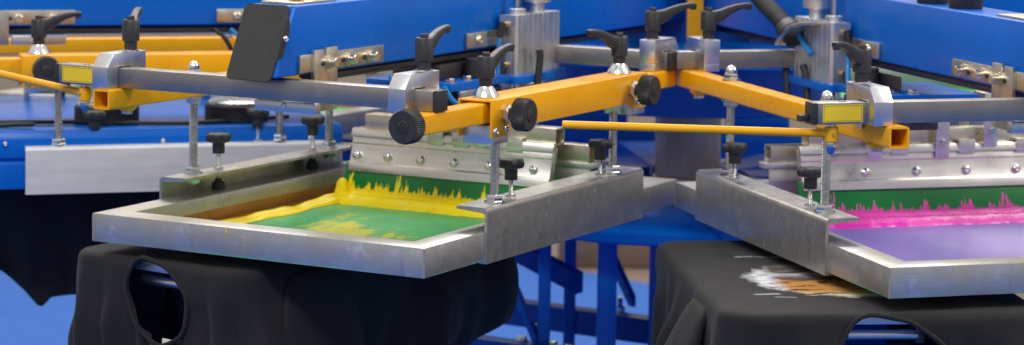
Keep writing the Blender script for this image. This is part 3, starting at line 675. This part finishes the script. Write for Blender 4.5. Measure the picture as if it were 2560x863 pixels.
def make_tube_left(k, label, dr=0, dz=0):
    T = Thing('support_tube', label, 'support tube', k, (-27, 40, 16), 'yellow support tubes over the channels', dr=dr, dz=dz)
    mb = MB(); sq_tube(mb, -28.55, -25.5, -.9, 83.2, 16.0, 19.05); T.part('tube', mb, 'yellow')
    for x, y in ((-27.3, 23.2), (-26.9, 62.6)):
        mb = MB(); mb.lathe([(1.5, 0), (1.5, .25)], (x, y, 19.05), seg=20); mb.hexa((x, y, 19.3), 1.2, .9, dome=1.35); T.part('dome_nut', mb, 'chrome')
        mb = MB(); mb.hexa((x, y, 14.9), 1.25, .9); mb.lathe([(1.6, .88), (1.6, 1.08)], (x, y, 14.9), seg=20); T.part('lock_nut', mb, 'chrome')
    for y in (5.8, 76.4):
        mb = MB(); mb.lathe([(1.0, -.75), (1.5, -.2), (1.6, 0)], (-27.2, y, 16.0), seg=20); T.part('bolt_boss', mb, 'yellow')
        mb = MB(); mb.hexa((-27.2, y, 14.75), .95, .5); T.part('boss_nut', mb, 'chrome')
    return T
tuL = make_tube_left(0, 'open ended yellow tube left of the yellow ink screen')
dup(tuL, 1, 'open ended yellow tube left of the magenta ink screen')
dup(tuL, -1, 'yellow tube on the far side of the flash dryer, under the upper left arm', dr=2.5, dz=-2.2)

# ------------------------------------------------------------------ crossbars, clamp blocks, swing rods
def make_crossbar(k, r, label, front, dr=0, dz=0):
    T = Thing('crossbar', label, 'crossbar', k, (0, r, 19.1), 'grey steel crossbars lying on the yellow tubes', dr=dr, dz=dz)
    L, R_ = (-37.6, 29.0) if front else (-29.5, 29.5)
    mb = MB(); mb.box((L, r, 19.1), (R_, r + 3, 22.1), .12); T.part('bar', mb, 'steel')
    mb = MB(); mb.box((L - .75, r - .02, 19.08), (L, r + 3.02, 22.12), .15); T.part('end_cap', mb, 'black')
    mb = MB(); mb.box((R_, r - .02, 19.08), (R_ + .75, r + 3.02, 22.12), .15); T.part('end_cap', mb, 'black')
    if front: mb = MB(); mb.box((L - 2.0, r + 1.4, 19.4), (L - .76, r + 2.9, 20.3), .12); T.part('stop_clip', mb, 'black')
    if front:
        mb = MB(); mb.box((L + .7, r - .03, 19.42), (L + 6.7, r - .005, 21.85), 0); st = T.part('sticker', mb, 'label')
        mb = MB(); a, b, c_, d_ = L + .85, L + 6.55, 19.56, 21.71
        for p in (((a, r - .045, c_), (b, r - .031, c_ + .05)), ((a, r - .045, d_ - .05), (b, r - .031, d_)), ((a, r - .045, c_ + .05), (a + .05, r - .031, d_ - .05)), ((b - .05, r - .045, c_ + .05), (b, r - .031, d_ - .05))): mb.box(*p, 0)
        T.part('sticker_border', mb, 'label_line', st)
        mb = MB(); mb.lathe([(.55, 0), (.55, .1), (.35, .12)], (L + 4.2, r + 1.6, 22.1), seg=16); T.part('rivet', mb, 'brass')
    return T
cbA = make_crossbar(0, 2.2, 'grey steel crossbar with yellow sticker, spanning the yellow ink screen', True)
dup(cbA, 1, 'grey steel crossbar with yellow sticker, spanning the magenta ink screen', dr=.6)
cbAb = make_crossbar(0, 79.2, 'rear grey crossbar at the back of the yellow ink screen station', False)
dup(cbAb, 1, 'rear grey crossbar at the back of the magenta ink screen station', dr=1.8)
dup(cbAb, -1, 'rear grey crossbar at the back of the flash dryer station', dr=2, dz=-.8)
def make_block(k, tc, label, rbar, flip, ldir, dr=0, dz=0):
    """flip=+1: jaw towards the viewer side (front bar); -1: jaw on the inner side (rear bar)"""
    T = Thing('clamp_block', label, 'clamp', k, (tc, rbar, 19.05), 'aluminium clamp blocks with black levers', dr=dr, dz=dz)
    f = flip; j = rbar if f > 0 else rbar + 3
    P = lambda q: j + f * q
    a, b = tc - 1.42, tc + 1.42
    side = [(P(-2.7), 19.06), (P(-2.7), 22.35), (P(-1.15), 24.35), (P(6.9), 24.35), (P(6.9), 20.4), (P(3.12), 20.4), (P(3.12), 22.25), (P(-.03), 22.25), (P(-.03), 19.06)]
    mb = MB(); mb.prism(side, 'x', a, b, .07); T.part('jaw', mb, 'block', sharp=25)
    mb = MB(); mb.box((a + .01, P(3.2), 19.08), (b - .01, P(6.85), 20.36), .05); T.part('foot', mb, 'block')
    mb = MB(); mb.cyl((tc, P(4.9), 17.9), (tc, P(4.9), 19.08), .5, 12, .05); T.part('bolt_end', mb, 'chrome')
    mb = MB(); mb.lathe([(1.35, 0), (1.35, .18), (1.1, .22)], (tc, P(4.9), 24.35), seg=24); T.part('washer', mb, 'chrome')
    lever(T, (tc, P(4.9), 24.5), wdir(k, *ldir))
    return T
make_block(0, -27.6, 'clamp block at the left end of the crossbar over the yellow screen', 2.2, 1, (.02, 1))
make_block(0, 24.6, 'clamp block at the right end of the crossbar over the yellow screen', 2.2, 1, (.45, .89))
make_block(1, -29.0, 'clamp block beside the yellow sticker over the magenta screen', 2.8, 1, (-.63, -.77))
make_block(0, 27.6, 'rear clamp block with its lever at the back of the yellow screen station', 79.2, -1, (.97, .1))
make_block(1, -24.7, 'rear clamp block with its lever at the back of the magenta screen station', 81.0, -1, (.98, .1))
def swing_rod(k, label, base, d, L, dr=0):
    T = Thing('swing_rod', label, 'rod', k, base, 'thin yellow rods hanging under the crossbars')
    x, y, z = base
    mb = MB(); mb.cyl((x, y, z - 1.75), (x, y, z + .35), .95, 24, .1); T.part('pivot_sleeve', mb, 'yellow')
    e_ = Vector((x, y, z - .62)); d = Vector(d).normalized(); mb = MB(); mb.cyl(e_ + d * .7, e_ + d * L, .58, 18, .1); T.part('rod', mb, 'yellow')
    mb = MB(); mb.hexa((x, y, z - 1.75), .75, .75, (0, 0, -1)); T.part('nut', mb, 'chrome')
    mb = MB(); mb.lathe([(.6, 0), (.58, .5), (.4, .95), (.15, 1.1)], (x, y, z - 2.5), (0, 0, -1), 14); T.part('nut_tip', mb, 'bluetip')
    mb = MB(); mb.cyl((x, y, z + .35), (x, y, z + .8), .6, 14, .03); roundscrew(mb, (x - .2, y - .93, z - .6), (-.2, -1, 0), .2); T.part('pivot_pin', mb, 'chrome')
    return T
d = wdir(0, -1, .02)
swing_rod(0, 'thin yellow rod reaching out of frame at the far left', (-33.7, 3.7, 18.3), Vector((-.97, .22, .065)), 26)
swing_rod(1, 'long thin yellow rod crossing in front of the middle yellow tubes', (-34.9, 4.3, 18.3), wdir(1, -1, -.02) + Vector((0, 0, .02)), 37.4)

# ------------------------------------------------------------------ air cylinders, carriage, hoses
def cylinder(k, s, label, clabel, dr=0):
    T = Thing('air_cylinder', label, 'air cylinder', k, (s * 6.4, 72, 16), 'ribbed aluminium air cylinders', dr=dr)
    # ribbed outline in plan (t, r)
    x0, x1 = 4.72, 8.2; pts = [(x0, 65.7), (x1 - .5, 65.7), (x1, 66.0)]
    y = 66.0
    while y < 80.2:
        pts += [(x1, y + .9), (x1 - .28, y + .95), (x1 - .28, y + 1.35), (x1, y + 1.4)]; y += 1.75 if int(y) % 3 else 2.3
    pts += [(x1, 80.9), (x1 - .4, 81.4), (x0, 81.4)]
    mb = MB(); mb.prism([(s * a, b) for a, b in pts], 'z', 17.9, 28.0, 0); bd = T.part('body', mb, 'cyl', sharp=25)
    mb = MB(); mb.lathe([(1.5, 28.0), (1.5, 28.9), (1.2, 29.0)], (s * 6.3, 68.9, 0), seg=24); T.part('rod_seal', mb, 'cyl', bd)
    mb = MB(); mb.cyl((s * 6.3, 68.9, 28.9), (s * 6.3, 68.9, 44), .68, 18, .03); T.part('piston_rod', mb, 'chrome')
    mb = MB(); mb.lathe([(1.3, 28.0), (1.3, 29.6), (2.3, 29.7), (2.35, 29.9), (2.35, 40), (2, 40.2)], (s * 6.3, 76.2, 0), seg=48, rfun=lambda a, k_: 1 if k_ < 2 else 1 - .03 * (math.cos(24 * a) > 0)); T.part('adjuster_knob', mb, 'cyl')
    mb = MB(); mb.prism([(s * a, b) for a, b in ((4.2, 64.6), (8.4, 64.6), (9.2, 66), (9.2, 81.6), (8.4, 82.8), (4.2, 82.8))], 'z', 16.6, 17.88, .08); T.part('mounting_plate', mb, 'blue')
    for z in (26.4, 19.6):
        mb = MB(); mb.cyl((s * 5.9, 65.7, z), (s * 5.9, 64.9, z), .55, 12, .05); T.part('fitting_thread', mb, 'brass')
        mb = MB(); mb.cyl((s * 5.9, 64.6, z + .5), (s * 5.6, 64.2, z - 2.0), .62, 14, .1); T.part('elbow_fitting', mb, 'rubber')
    mb = MB(); mb.cyl((s * 6.3, 68.9, 10), (s * 6.3, 68.9, 16.6), .7, 14, .05); T.part('lower_rod', mb, 'chrome')
    K = Thing('squeegee_carriage', clabel, 'carriage', k, (0, 55, 16), 'blue carriages under the printing arms', dr=dr)
    mb = MB(); mb.box((-8, 44, 17.0), (8, 63.6, 18.3), .1); K.part('carriage_plate', mb, 'blue')
    mb = MB(); mb.box((s * 8.0, 46, 15.8), (s * 8.7, 53, 16.95), .08); K.part('edge_bar', mb, 'block')
    for x, y in ((6.6, 46), (6.6, 51.5), (3, 45.2), (6.4, 60)):
        mb = MB(); mb.hexa((s * x, y, 18.3), .8, .7); mb.lathe([(1.1, 0), (1.1, .15)], (s * x, y, 18.3), seg=16); K.part('carriage_bolt', mb, 'chrome')
    mb = MB(); mb.box((-4.5, 46.5, 18.3), (s * 4.4, 60, 20.9), .15); K.part('slide_block', mb, 'dark_rail')
    mb = MB(); mb.cyl((s * 5.8, 55, 18.3), (s * 5.8, 55, 21.6), 1.3, 18, .2); K.part('damper', mb, 'rubber')
    mb = MB(); mb.box((s * 1, 40, 13.2), (s * 7.4, 62, 16.6), .2); K.part('valve_body', mb, 'dark_rail')
    for y in (47, 58): mb = MB(); mb.cyl((s * 7.4, y, 14.8), (s * 8.6, y, 14.8), .6, 12, .05); K.part('valve_fitting', mb, 'rubber')
    return T
def bez(p, n=24):
    P = [Vector(q) for q in p]; out = []
    Q = [P[0] * 2 - P[1]] + P + [P[-1] * 2 - P[-2]]
    for i in range(1, len(Q) - 2):
        for j in range(n // (len(P) - 1) + 1):
            u = j / (n // (len(P) - 1) + 1); a, b, c_, d_ = Q[i - 1:i + 3]
            out.append(.5 * ((2 * b) + (c_ - a) * u + (2 * a - 5 * b + 4 * c_ - d_) * u * u + (3 * b - a - 3 * c_ + d_) * u ** 3))
    out.append(P[-1]); return out
def hose(k, s, pts, label, r=.42, mat='hose', dr=0, name='air_hose', group='blue air hoses'):
    pts = [(s * x, y, z) for x, y, z in pts]
    T = Thing(name, label, 'hose', k, pts[0], group, dr=dr); mb = MB(); mb.tube(bez(pts, 30), r, 10); T.part('hose', mb, mat, sharp=60); return T
cylinder(0, 1, 'ribbed air cylinder beside the arm over the yellow screen', 'blue carriage under the arm over the yellow screen')
cylinder(1, -1, 'ribbed air cylinder under the corrugated black hose', 'blue carriage under the arm over the magenta screen')
hose(0, 1, [(5.6, 64.1, 24.2), (5.5, 64.0, 21), (5.7, 63.6, 17.5), (6.8, 61, 15.2), (8.6, 57, 15.6), (8.6, 50, 14.6)], 'blue hose curling down from the cylinder beside the yellow screen arm')
hose(0, 1, [(7.2, 43, 18), (8.4, 45, 15.2), (8.9, 52, 15.0), (8.4, 58, 14.4)], 'blue hose along the carriage under the yellow screen arm')
hose(0, 1, [(5, 30, 20.2), (6.5, 34, 19.6), (7.2, 40, 18.2), (6.6, 44, 16.6)], 'short blue hose below the rail of the yellow screen arm')
hose(1, -1, [(5.6, 64.1, 24.2), (6.0, 63.6, 20.5), (7.2, 60, 17.4), (8.8, 52, 15.8), (7.5, 42, 15.4), (5, 36, 17.8)], 'blue hose sweeping from the cylinder to the rail of the magenta screen arm')
hose(1, -1, [(8.7, 78.5, 25.4), (8.75, 76.5, 24.2), (8.75, 74, 23.0), (8.7, 72.6, 22.2)], 'short blue hose under the corrugated hose fitting', r=.5)
hose(1, -1, [(9.0, 73, 12), (8.6, 74, 15), (8.6, 75, 18.5), (8.7, 76, 20)], 'black rubber hose end beside the ribbed cylinder at right', r=.62, mat='rubber', group='black rubber hoses')
hose(0, 1, [(9.4, 70, 14), (9.6, 70.5, 17), (9.7, 71, 20.5), (9.6, 71, 22)], 'black rubber hose end in front of the cylinder beside the yellow tube', r=.62, mat='rubber', group='black rubber hoses')
hose(1, -1, [(9.4, 80, 11), (9.3, 81, 15), (9.2, 82, 18), (9.2, 82, 19.4)], 'black rubber hose end behind the dome nut of the right tube', r=.62, mat='rubber', group='black rubber hoses')
# corrugated hose and its bracket, station B
T = Thing('corrugated_hose', 'thick black corrugated hose coming down onto a grey bracket', 'hose', 1, (-9.5, 84, 25))
p = bez([(-9.3, 78.3, 24.5), (-9.2, 82.5, 26.1), (-9.1, 87, 27.6), (-9.0, 92, 29.0), (-9.0, 97, 30.9), (-9, 103, 34)], 110)
mb = MB(); mb.tube(p[10:], [(1.55 if i % 3 else 1.32) for i in range(len(p) - 10)], 18); T.part('hose', mb, 'rubber', sharp=60)
a = Vector(p[4]); b = Vector(p[26]); mb = MB(); mb.lathe([(1.7, 0), (1.95, .2), (2.0, 1.2), (1.85, 1.3), (2.1, 1.5), (2.15, 3.6), (1.9, 3.9)], p[1], b - Vector(p[1]), 36, rfun=lambda q, k_: 1 - .03 * (math.cos(18 * q) > 0)); T.part('coupling', mb, 'black')
mb = MB(); q0 = Vector((-9.7, 81.5, 22.6)); dd = Vector((0, -.78, .62)); nn = Vector((0, .62, .78))
mb.prism([(75.5, 26.3), (82.0, 22.9), (82.4, 23.1), (82.2, 23.6), (75.8, 27.0), (70, 27.9), (70, 27.3)], 'x', -11.4, -7.4, .1); T.part('bracket', mb, 'zinc')

# ------------------------------------------------------------------ flash dryer (station C)
T = Thing('flash_dryer', 'blue flat flash dryer box with two black fans, behind the pale channel', 'flash dryer', -1, (0, 40, -4.6), dr=2.5, dz=-.8)
mb = MB(); mb.prism([(-27.9, -4.0), (27.9, -4.0), (27.9, .55), (27.2, 1.0), (27.9, 1.45), (27.9, 4.7), (27.3, 6.2), (-27.3, 6.2), (-27.9, 4.7)], 'y', -6, 74, .12); bd = T.part('housing', mb, 'blue')
for y, x in ((33, 17), (56.5, 17.5)):
    mb = MB(); mb.lathe([(5.6, 6.2), (5.8, 6.4), (5.8, 9.0), (5.4, 9.3)], (x, y, 0), seg=32); fn = T.part('fan', mb, 'rubber')
    mb = MB(); mb.lathe([(5.2, 9.3), (5.2, 9.7), (4.4, 10.1), (1.5, 10.3)], (x, y, 0), seg=32); T.part('fan_guard', mb, 'caphoop', fn)
for y in (14, 41.5, 68): mb = MB(); roundscrew(mb, (27.9, y, 4.0), (1, 0, 0), .5); T.part('housing_screw', mb, 'chrome')
T2 = Thing('power_cable', 'black cable curving over the top of the blue flash dryer', 'cable', -1, (22, 20, 6.4), dr=2.5, dz=-.8)
mb = MB(); mb.tube(bez([(26, 10, 6.8), (25.5, 15.5, 7.0), (24.5, 19, 6.9), (20, 12, 6.8), (20, 25, 6.7), (23, 36, 6.7), (25, 46, 6.7), (22, 56, 6.7), (18, 66, 6.7)], 80), .38, 8); T2.part('cable', mb, 'rubber', sharp=60)

# ------------------------------------------------------------------ platens and shirts
def platen(th, rout, label, shoe=False):
    T = Thing('platen', label, 'platen', 0, (0, 0, -8), 'platens under the shirts', th=th, rout=rout)
    mb = MB(); mb.prism([(-4.6, 1.0), (5, 1.0), (15, 6.5), (15, 52), (-15, 52), (-15, 6.5)], 'z', -8.1, -7.0, .1); T.part('board', mb, 'platen')
    mb = MB(); mb.prism([(-3.4, .9), (3.8, .9), (15, 7), (15, 52), (-15, 52), (-15, 7)], 'z', -6.98, -6.62, .08); T.part('rubber_top', mb, 'plate_edge')
    mb = MB(); mb.cyl((-5, 3.0, -9.9), (5, 3.0, -9.9), .75, 14, .1); T.part('clamp_rod', mb, 'block')
    mb = MB(); mb.box((4.6, 2.4, -11), (6, 6, -8.4), .15); T.part('rod_clamp', mb, 'dark_rail')
    mb = MB(); mb.box((-4, 16, -14), (4, 100, -9), .2); T.part('carrier_arm', mb, 'blue'); 
    if shoe: mb = MB(); mb.box((-4.5, 2.5, -17), (5.5, 9, -12.4), .2); T.part('arm_shoe', mb, 'blue')
    return T
def np_interp(x, pts):
    for (a, fa), (b, fb) in zip(pts, pts[1:]):
        if x <= b: return fa + (fb - fa) * max(0, (x - a) / (b - a))
    return pts[-1][1]
def shirt(th, rout, label, hw, r1, hang, hole, sleeves, mat, seed, tag_at=None, zt=-6.3, front_r=0., wave=.55, flare=None):
    """a t-shirt pulled over a platen: top sheet, rounded edge, hanging skirt; hole=(t centre, z centre, half width, half height)"""
    rnd = random.Random(seed); T = Thing('t_shirt', label, 't-shirt', 0, (0, 0, zt), 'black t-shirts on the platens', th=th, rout=rout)
    NA = 240; rc = 5.0; mb = MB(); r0_ = front_r
    # rim outline, counter-clockwise, rounded rectangle sampled by arc length
    rim = []
    def arcp(cx, cy, a0, n):
        for i in range(n): a = math.radians(a0 + 90 * i / n); rim.append((cx + rc * math.cos(a), cy + rc * math.sin(a), math.cos(a), math.sin(a)))
    def line(x0, y0, x1, y1, nx, ny, n):
        for i in range(n): u = i / n; rim.append((x0 + (x1 - x0) * u, y0 + (y1 - y0) * u, nx, ny))
    line(-hw + rc, r0_, hw - rc, r0_, 0, -1, 60); arcp(hw - rc, r0_ + rc, -90, 18); line(hw, r0_ + rc, hw, r1 - rc, 1, 0, 70); arcp(hw - rc, r1 - rc, 0, 12)
    line(hw - rc, r1, -hw + rc, r1, 0, 1, 30); arcp(-hw + rc, r1 - rc, 90, 12); line(-hw, r1 - rc, -hw, r0_ + rc, -1, 0, 70); arcp(-hw + rc, r0_ + rc, 180, 18)
    n = len(rim); ph = [rnd.uniform(0, 6.28) for _ in range(8)]
    def fold(i, dpt):
        s_ = i / n * 2 * PI
        w = (.9 * math.sin(7 * s_ + ph[0]) + .8 * math.sin(13 * s_ + ph[1] + .05 * dpt) + .55 * math.sin(23 * s_ + ph[2] - .06 * dpt) + .3 * math.sin(41 * s_ + ph[3]))
        return w * wave * min(1, dpt / 9) * (1 + dpt * .05)
    flare = flare or (lambda x, y, nx, ny, dpt: .10 * dpt * (1 if ny < .5 else -.3) - .004 * dpt * dpt)
    rings = []
    for sc_ in (.0, .35, .7, .9):
        rings.append([(x * sc_ if sc_ else 0, (y - (r0_ + r1) / 2) * sc_ + (r0_ + r1) / 2, zt + .06 * math.sin(x * .5 + y * .3)) for x, y, _, _ in rim])
    rad = 1.3
    for a in (0, 22, 45, 68, 90):
        ar = math.radians(a); rings.append([(x + nx * (math.sin(ar) - .6) * rad, y + ny * (math.sin(ar) - .6) * rad, zt - rad * (1 - math.cos(ar))) for x, y, nx, ny in rim])
    NV = 34; meta = {}
    for v in range(1, NV + 1):
        ring = []
        for i, (x, y, nx, ny) in enumerate(rim):
            L = hang(x, y, nx, ny); dpt = L * v / NV; off = .4 * rad + fold(i, dpt) + flare(x, y, nx, ny, dpt)
            q_ = Vector((x * .09, y * .09, dpt * .06 + seed)); am = min(1, dpt / 6)
            off += am * 1.5 * (mnoise.noise(q_) + .45 * mnoise.noise(q_ * 2.7))
            ring.append((x + nx * off, y + ny * off, zt - rad - dpt + am * .5 * mnoise.noise(q_ * 1.3 + Vector((9, 3, 1)))))
        rings.append(ring)
    R_ = [[mb.bm.verts.new(p) for p in ring] for ring in rings]
    top = len(rings) - NV
    if hole:
        ht, hz, ha, hb = hole
        def hole_d(ex, ez):
            ex = ex + .16 * ez; a = math.atan2(ez, ex); return math.sqrt(ex * ex + ez * ez) / (1 + .07 * math.sin(2 * a + 2.6) + .035 * math.sin(3 * a + 1) + .02 * math.sin(7 * a))
        def inh(vx):
            return hole_d((vx.co.x - ht) / ha, (vx.co.z - hz) / hb)
    rimverts = set()
    for j, (A, B) in enumerate(zip(R_, R_[1:])):
        for i in range(n):
            q = (A[i], A[(i + 1) % n], B[(i + 1) % n], B[i])
            if hole and j >= 6 and rim[i][3] < -.5 and sum(inh(v_) for v_ in q) / 4 < 1: rimverts.update(q); continue
            try: mb.bm.faces.new(q)
            except ValueError: pass
    bmesh.ops.remove_doubles(mb.bm, verts=R_[0], dist=.001)
    if hole:
        for v_ in rimverts:
            if v_.is_valid and v_.link_faces:
                dl = inh(v_); 
                if dl > 1e-3: v_.co.x = ht + (v_.co.x - ht) / dl; v_.co.z = hz + (v_.co.z - hz) / dl
        bmesh.ops.delete(mb.bm, geom=[v_ for v_ in mb.bm.verts if not v_.link_faces], context='VERTS')
    body = T.part('shirt_body', mb, mat, sharp=180)
    so = body.modifiers.new('thickness', 'SOLIDIFY'); so.thickness = .0018; so.offset = -1
    if hole:   # ribbed collar round the neck opening, following the front of the skirt
        pts = []; 
        for q in range(49):
            a = 2 * PI * q / 48; dl = hole_d(math.cos(a), math.sin(a)); x = ht + ha * 1.02 * math.cos(a) / dl; z = hz + hb * 1.02 * math.sin(a) / dl; dpt = max(0, zt - rad - z)
            y = r0_ - (.4 * rad + .10 * dpt - .004 * dpt * dpt) - .15; pts.append((x, y, z))
        mb = MB(); mb.tube(pts, .36, 8, False); T.part('collar', mb, mat, body, sharp=180)
    for (sx_, y0, y1, zl, out) in sleeves:
        # a sleeve hanging from the side: flattened open tube
        mb = MB(); rings = []; m_ = 40; sg = sx_
        for v in range(16):
            u = v / 15; ring = []
            cz = zt - 1.2 - zl * u; w = (y1 - y0) / 2 * (.55 + .45 * min(1, u * 2.2) ** .6) * (1 - .10 * u); dp = 2.0 * (.35 + .65 * min(1, u * 2)); cx = sg * (hw + .6 + out * u ** .8); cy = (y0 + y1) / 2 + 1.5 * u
            for q in range(m_):
                a = 2 * PI * q / m_; wv = 1 + .07 * math.sin(3 * a + ph[4] + u * 2) + .05 * math.sin(5 * a + ph[5])
                ring.append(mb.bm.verts.new((cx + sg * dp * wv * math.cos(a), cy + w * wv * math.sin(a), cz + (1.2 * math.cos(a) * u) - (.9 * abs(math.sin(a)) ** 3) * (1 - u))))
            rings.append(ring)
        for A, B in zip(rings, rings[1:]):
            for q in range(m_): mb.bm.faces.new((A[q], A[(q + 1) % m_], B[(q + 1) % m_], B[q]))
        mb.bm.faces.new(rings[0][::-1])
        sv = T.part('sleeve', mb, mat if mat != 'cloth_print' else 'cloth', body, sharp=180); s2 = sv.modifiers.new('thickness', 'SOLIDIFY'); s2.thickness = .0018
    if tag_at:
        x, z = tag_at; dpt = zt - rad - z; y = r0_ - (.4 * rad + .10 * dpt - .004 * dpt * dpt)
        mb = MB(); mb.box((x - 1.1, y + .3, z - .7), (x + 1.1, y + .5, z + .8), .05); T.part('size_tag', mb, 'white', body)
    return T
PA = math.radians(35); PB = math.radians(-6.0); PC = math.radians(79)
platen(PA, 154.6, 'platen inside the black shirt under the yellow ink screen')
platen(PB, 159.4, 'platen with a yellow edge inside the printed shirt under the magenta screen', True)
platen(PC, 153, 'platen inside the black shirt under the flash dryer')
shirt(PA, 155, 'black t-shirt with its round neck opening facing out, under the yellow ink screen', 17.5, 67,
      lambda x, y, nx, ny: 23 - (9 * max(0, (y - 40) / 27) if y > 40 else 0), (1.8, -12.0, 5.7, 6.3), [(1, 6, 24, 15, 2.5), (-1, 6, 24, 15, 1.5)], 'cloth', 3, (4.0, -18.2), flare=lambda x, y, nx, ny, d: (.10 * d - .004 * d * d) if ny < -.7 else (.10 * d * (1 - ny)  - (1.7 if (x < 0 and y < 24) else .03) * max(0, (d - 5) / 5) ** 2 + (3.2 * math.sin(min(1, d / 9) * PI / 2) * min(1, max(0, (y - 30) / 20)) - .55 * max(0, (d - 7) / 4) ** 2 * min(1, max(0, (y - 30) / 25)) if x > 0 else 0)))
shirt(PB, 160, 'black t-shirt printed with an orange and white animal face, under the magenta screen', 22.5, 62,
      lambda x, y, nx, ny: 26, (.9, -12.9, 7.0, 6.6), [(-1, 8, 25, 18, 5.0), (1, 8, 25, 18, 5.0)], 'cloth_print', 5)
shirt(PC, 156, 'plain black t-shirt hanging under the pale channel at far left', 17.5, 66,
      lambda x, y, nx, ny: (np_interp(y, ((0, 8), (14, 12), (21.4, 15.6), (25.7, 19), (28.4, 22), (29.2, 22), (30.7, 20.3), (40, 20), (66, 14))) if nx > .5 else 15), None, [], 'cloth', 11)
# ------------------------------------------------------------------ a few more things round the press
T = Thing('bracket', 'pale upright bracket cut off by the left edge of the picture', 'bracket', -1, (5, 15, 17))
mb = MB(); mb.box((4.75, 11, 18.4), (5.4, 19.2, 24.6), .06); T.part('plate', mb, 'galv')
mb = MB(); mb.box((4.75, 19.6, 18.6), (6.8, 29.4, 20.3), .08); T.part('foot_bar', mb, 'block')
T = Thing('air_regulator', 'black round regulator on top of the arm over the magenta screen', 'regulator', 1, (0, 34, 32.8))
mb = MB(); mb.lathe([(2.5, 32.82), (2.6, 33.0), (2.6, 36), (2.2, 36.4)], (-.4, 33, 0), seg=28); T.part('body', mb, 'black')
mb = MB(); mb.lathe([(2.4, 32.82), (2.5, 33.0), (2.5, 35.6), (2.1, 36)], (-.6, 44, 0), seg=28); T.part('gauge', mb, 'black')
for k, lb in ((3, 'spare aluminium screen behind the hub on the right'), (-3, 'spare aluminium screen behind the hub on the left'), (4, 'spare aluminium screen straight behind the hub'), (2, 'spare aluminium screen farthest to the right'), (-2, 'spare aluminium screen behind the flash dryer')):
    dup(frA, k, lb)
wpart_T = bpy.data.objects['base_frame']
for a_, b_, w_, h_ in (((-6, 484, -14), (6, 480, -41), 2.5, 2.5), ((14, 512, -14), (26, 520, -40), 2.5, 2.5)):
    finish('brace', beam(a_, b_, w_, h_), 'blue', wpart_T, (0, 0, -95))
for a_, b_, w_, h_ in (((-12, 500, -20), (14, 486, -31), 3, 4), ((-12, 476, -52), (30, 452, -52), 5, 4)):
    finish('rail', beam(a_, b_, w_, h_), 'blue_dark', wpart_T, (0, 0, -95))
for x, y, z in ((3, 483, -39.5), (12, 476, -39.5), (9, 486, -41)):
    mb = MB(); mb.hexa((x, y - 1.2, z), .9, .8); mb.lathe([(1.3, 0), (1.3, .2)], (x, y - 1.2, z), seg=16); finish('frame_bolt', mb, 'chrome', wpart_T, (0, 0, -95))
hose(-1, 1, [(4.5, 57, 21), (5.2, 58.5, 19.8), (5.4, 59.5, 18.4), (5.0, 60.5, 16.5)], 'black air line hanging below the upper left arm beside the tilted plate', r=.45, mat='rubber', group='black rubber hoses')
hose(-1, 1, [(5.0, 60, 21), (5.6, 61.5, 19.6), (5.6, 62.2, 18.2), (5.2, 61.5, 16.8)], 'blue air line hanging below the upper left arm beside the tilted plate', r=.4)
for (x0, x1, z0, z1) in ((2, 68, -13.5, -7.2), (-4, 74, -3.2, .6), (6, 26, -7.0, -3.4), (48, 62, -7.0, -3.4)):
    mb = MB(); mb.box((x0, 556, z0), (x1, 560, z1), .3); finish('rear_rail', mb, 'blue', wpart_T, (0, 0, -95))
mb = MB(); mb.box((-6, 540, 2.2), (22, 544, 4.6), .2); finish('cross_rail', mb, 'galv', wpart_T, (0, 0, -95))
mb = MB(); mb.box((51, 530, 1.4), (64, 534, 5.0), .2); finish('cross_rail', mb, 'galv', wpart_T, (0, 0, -95))
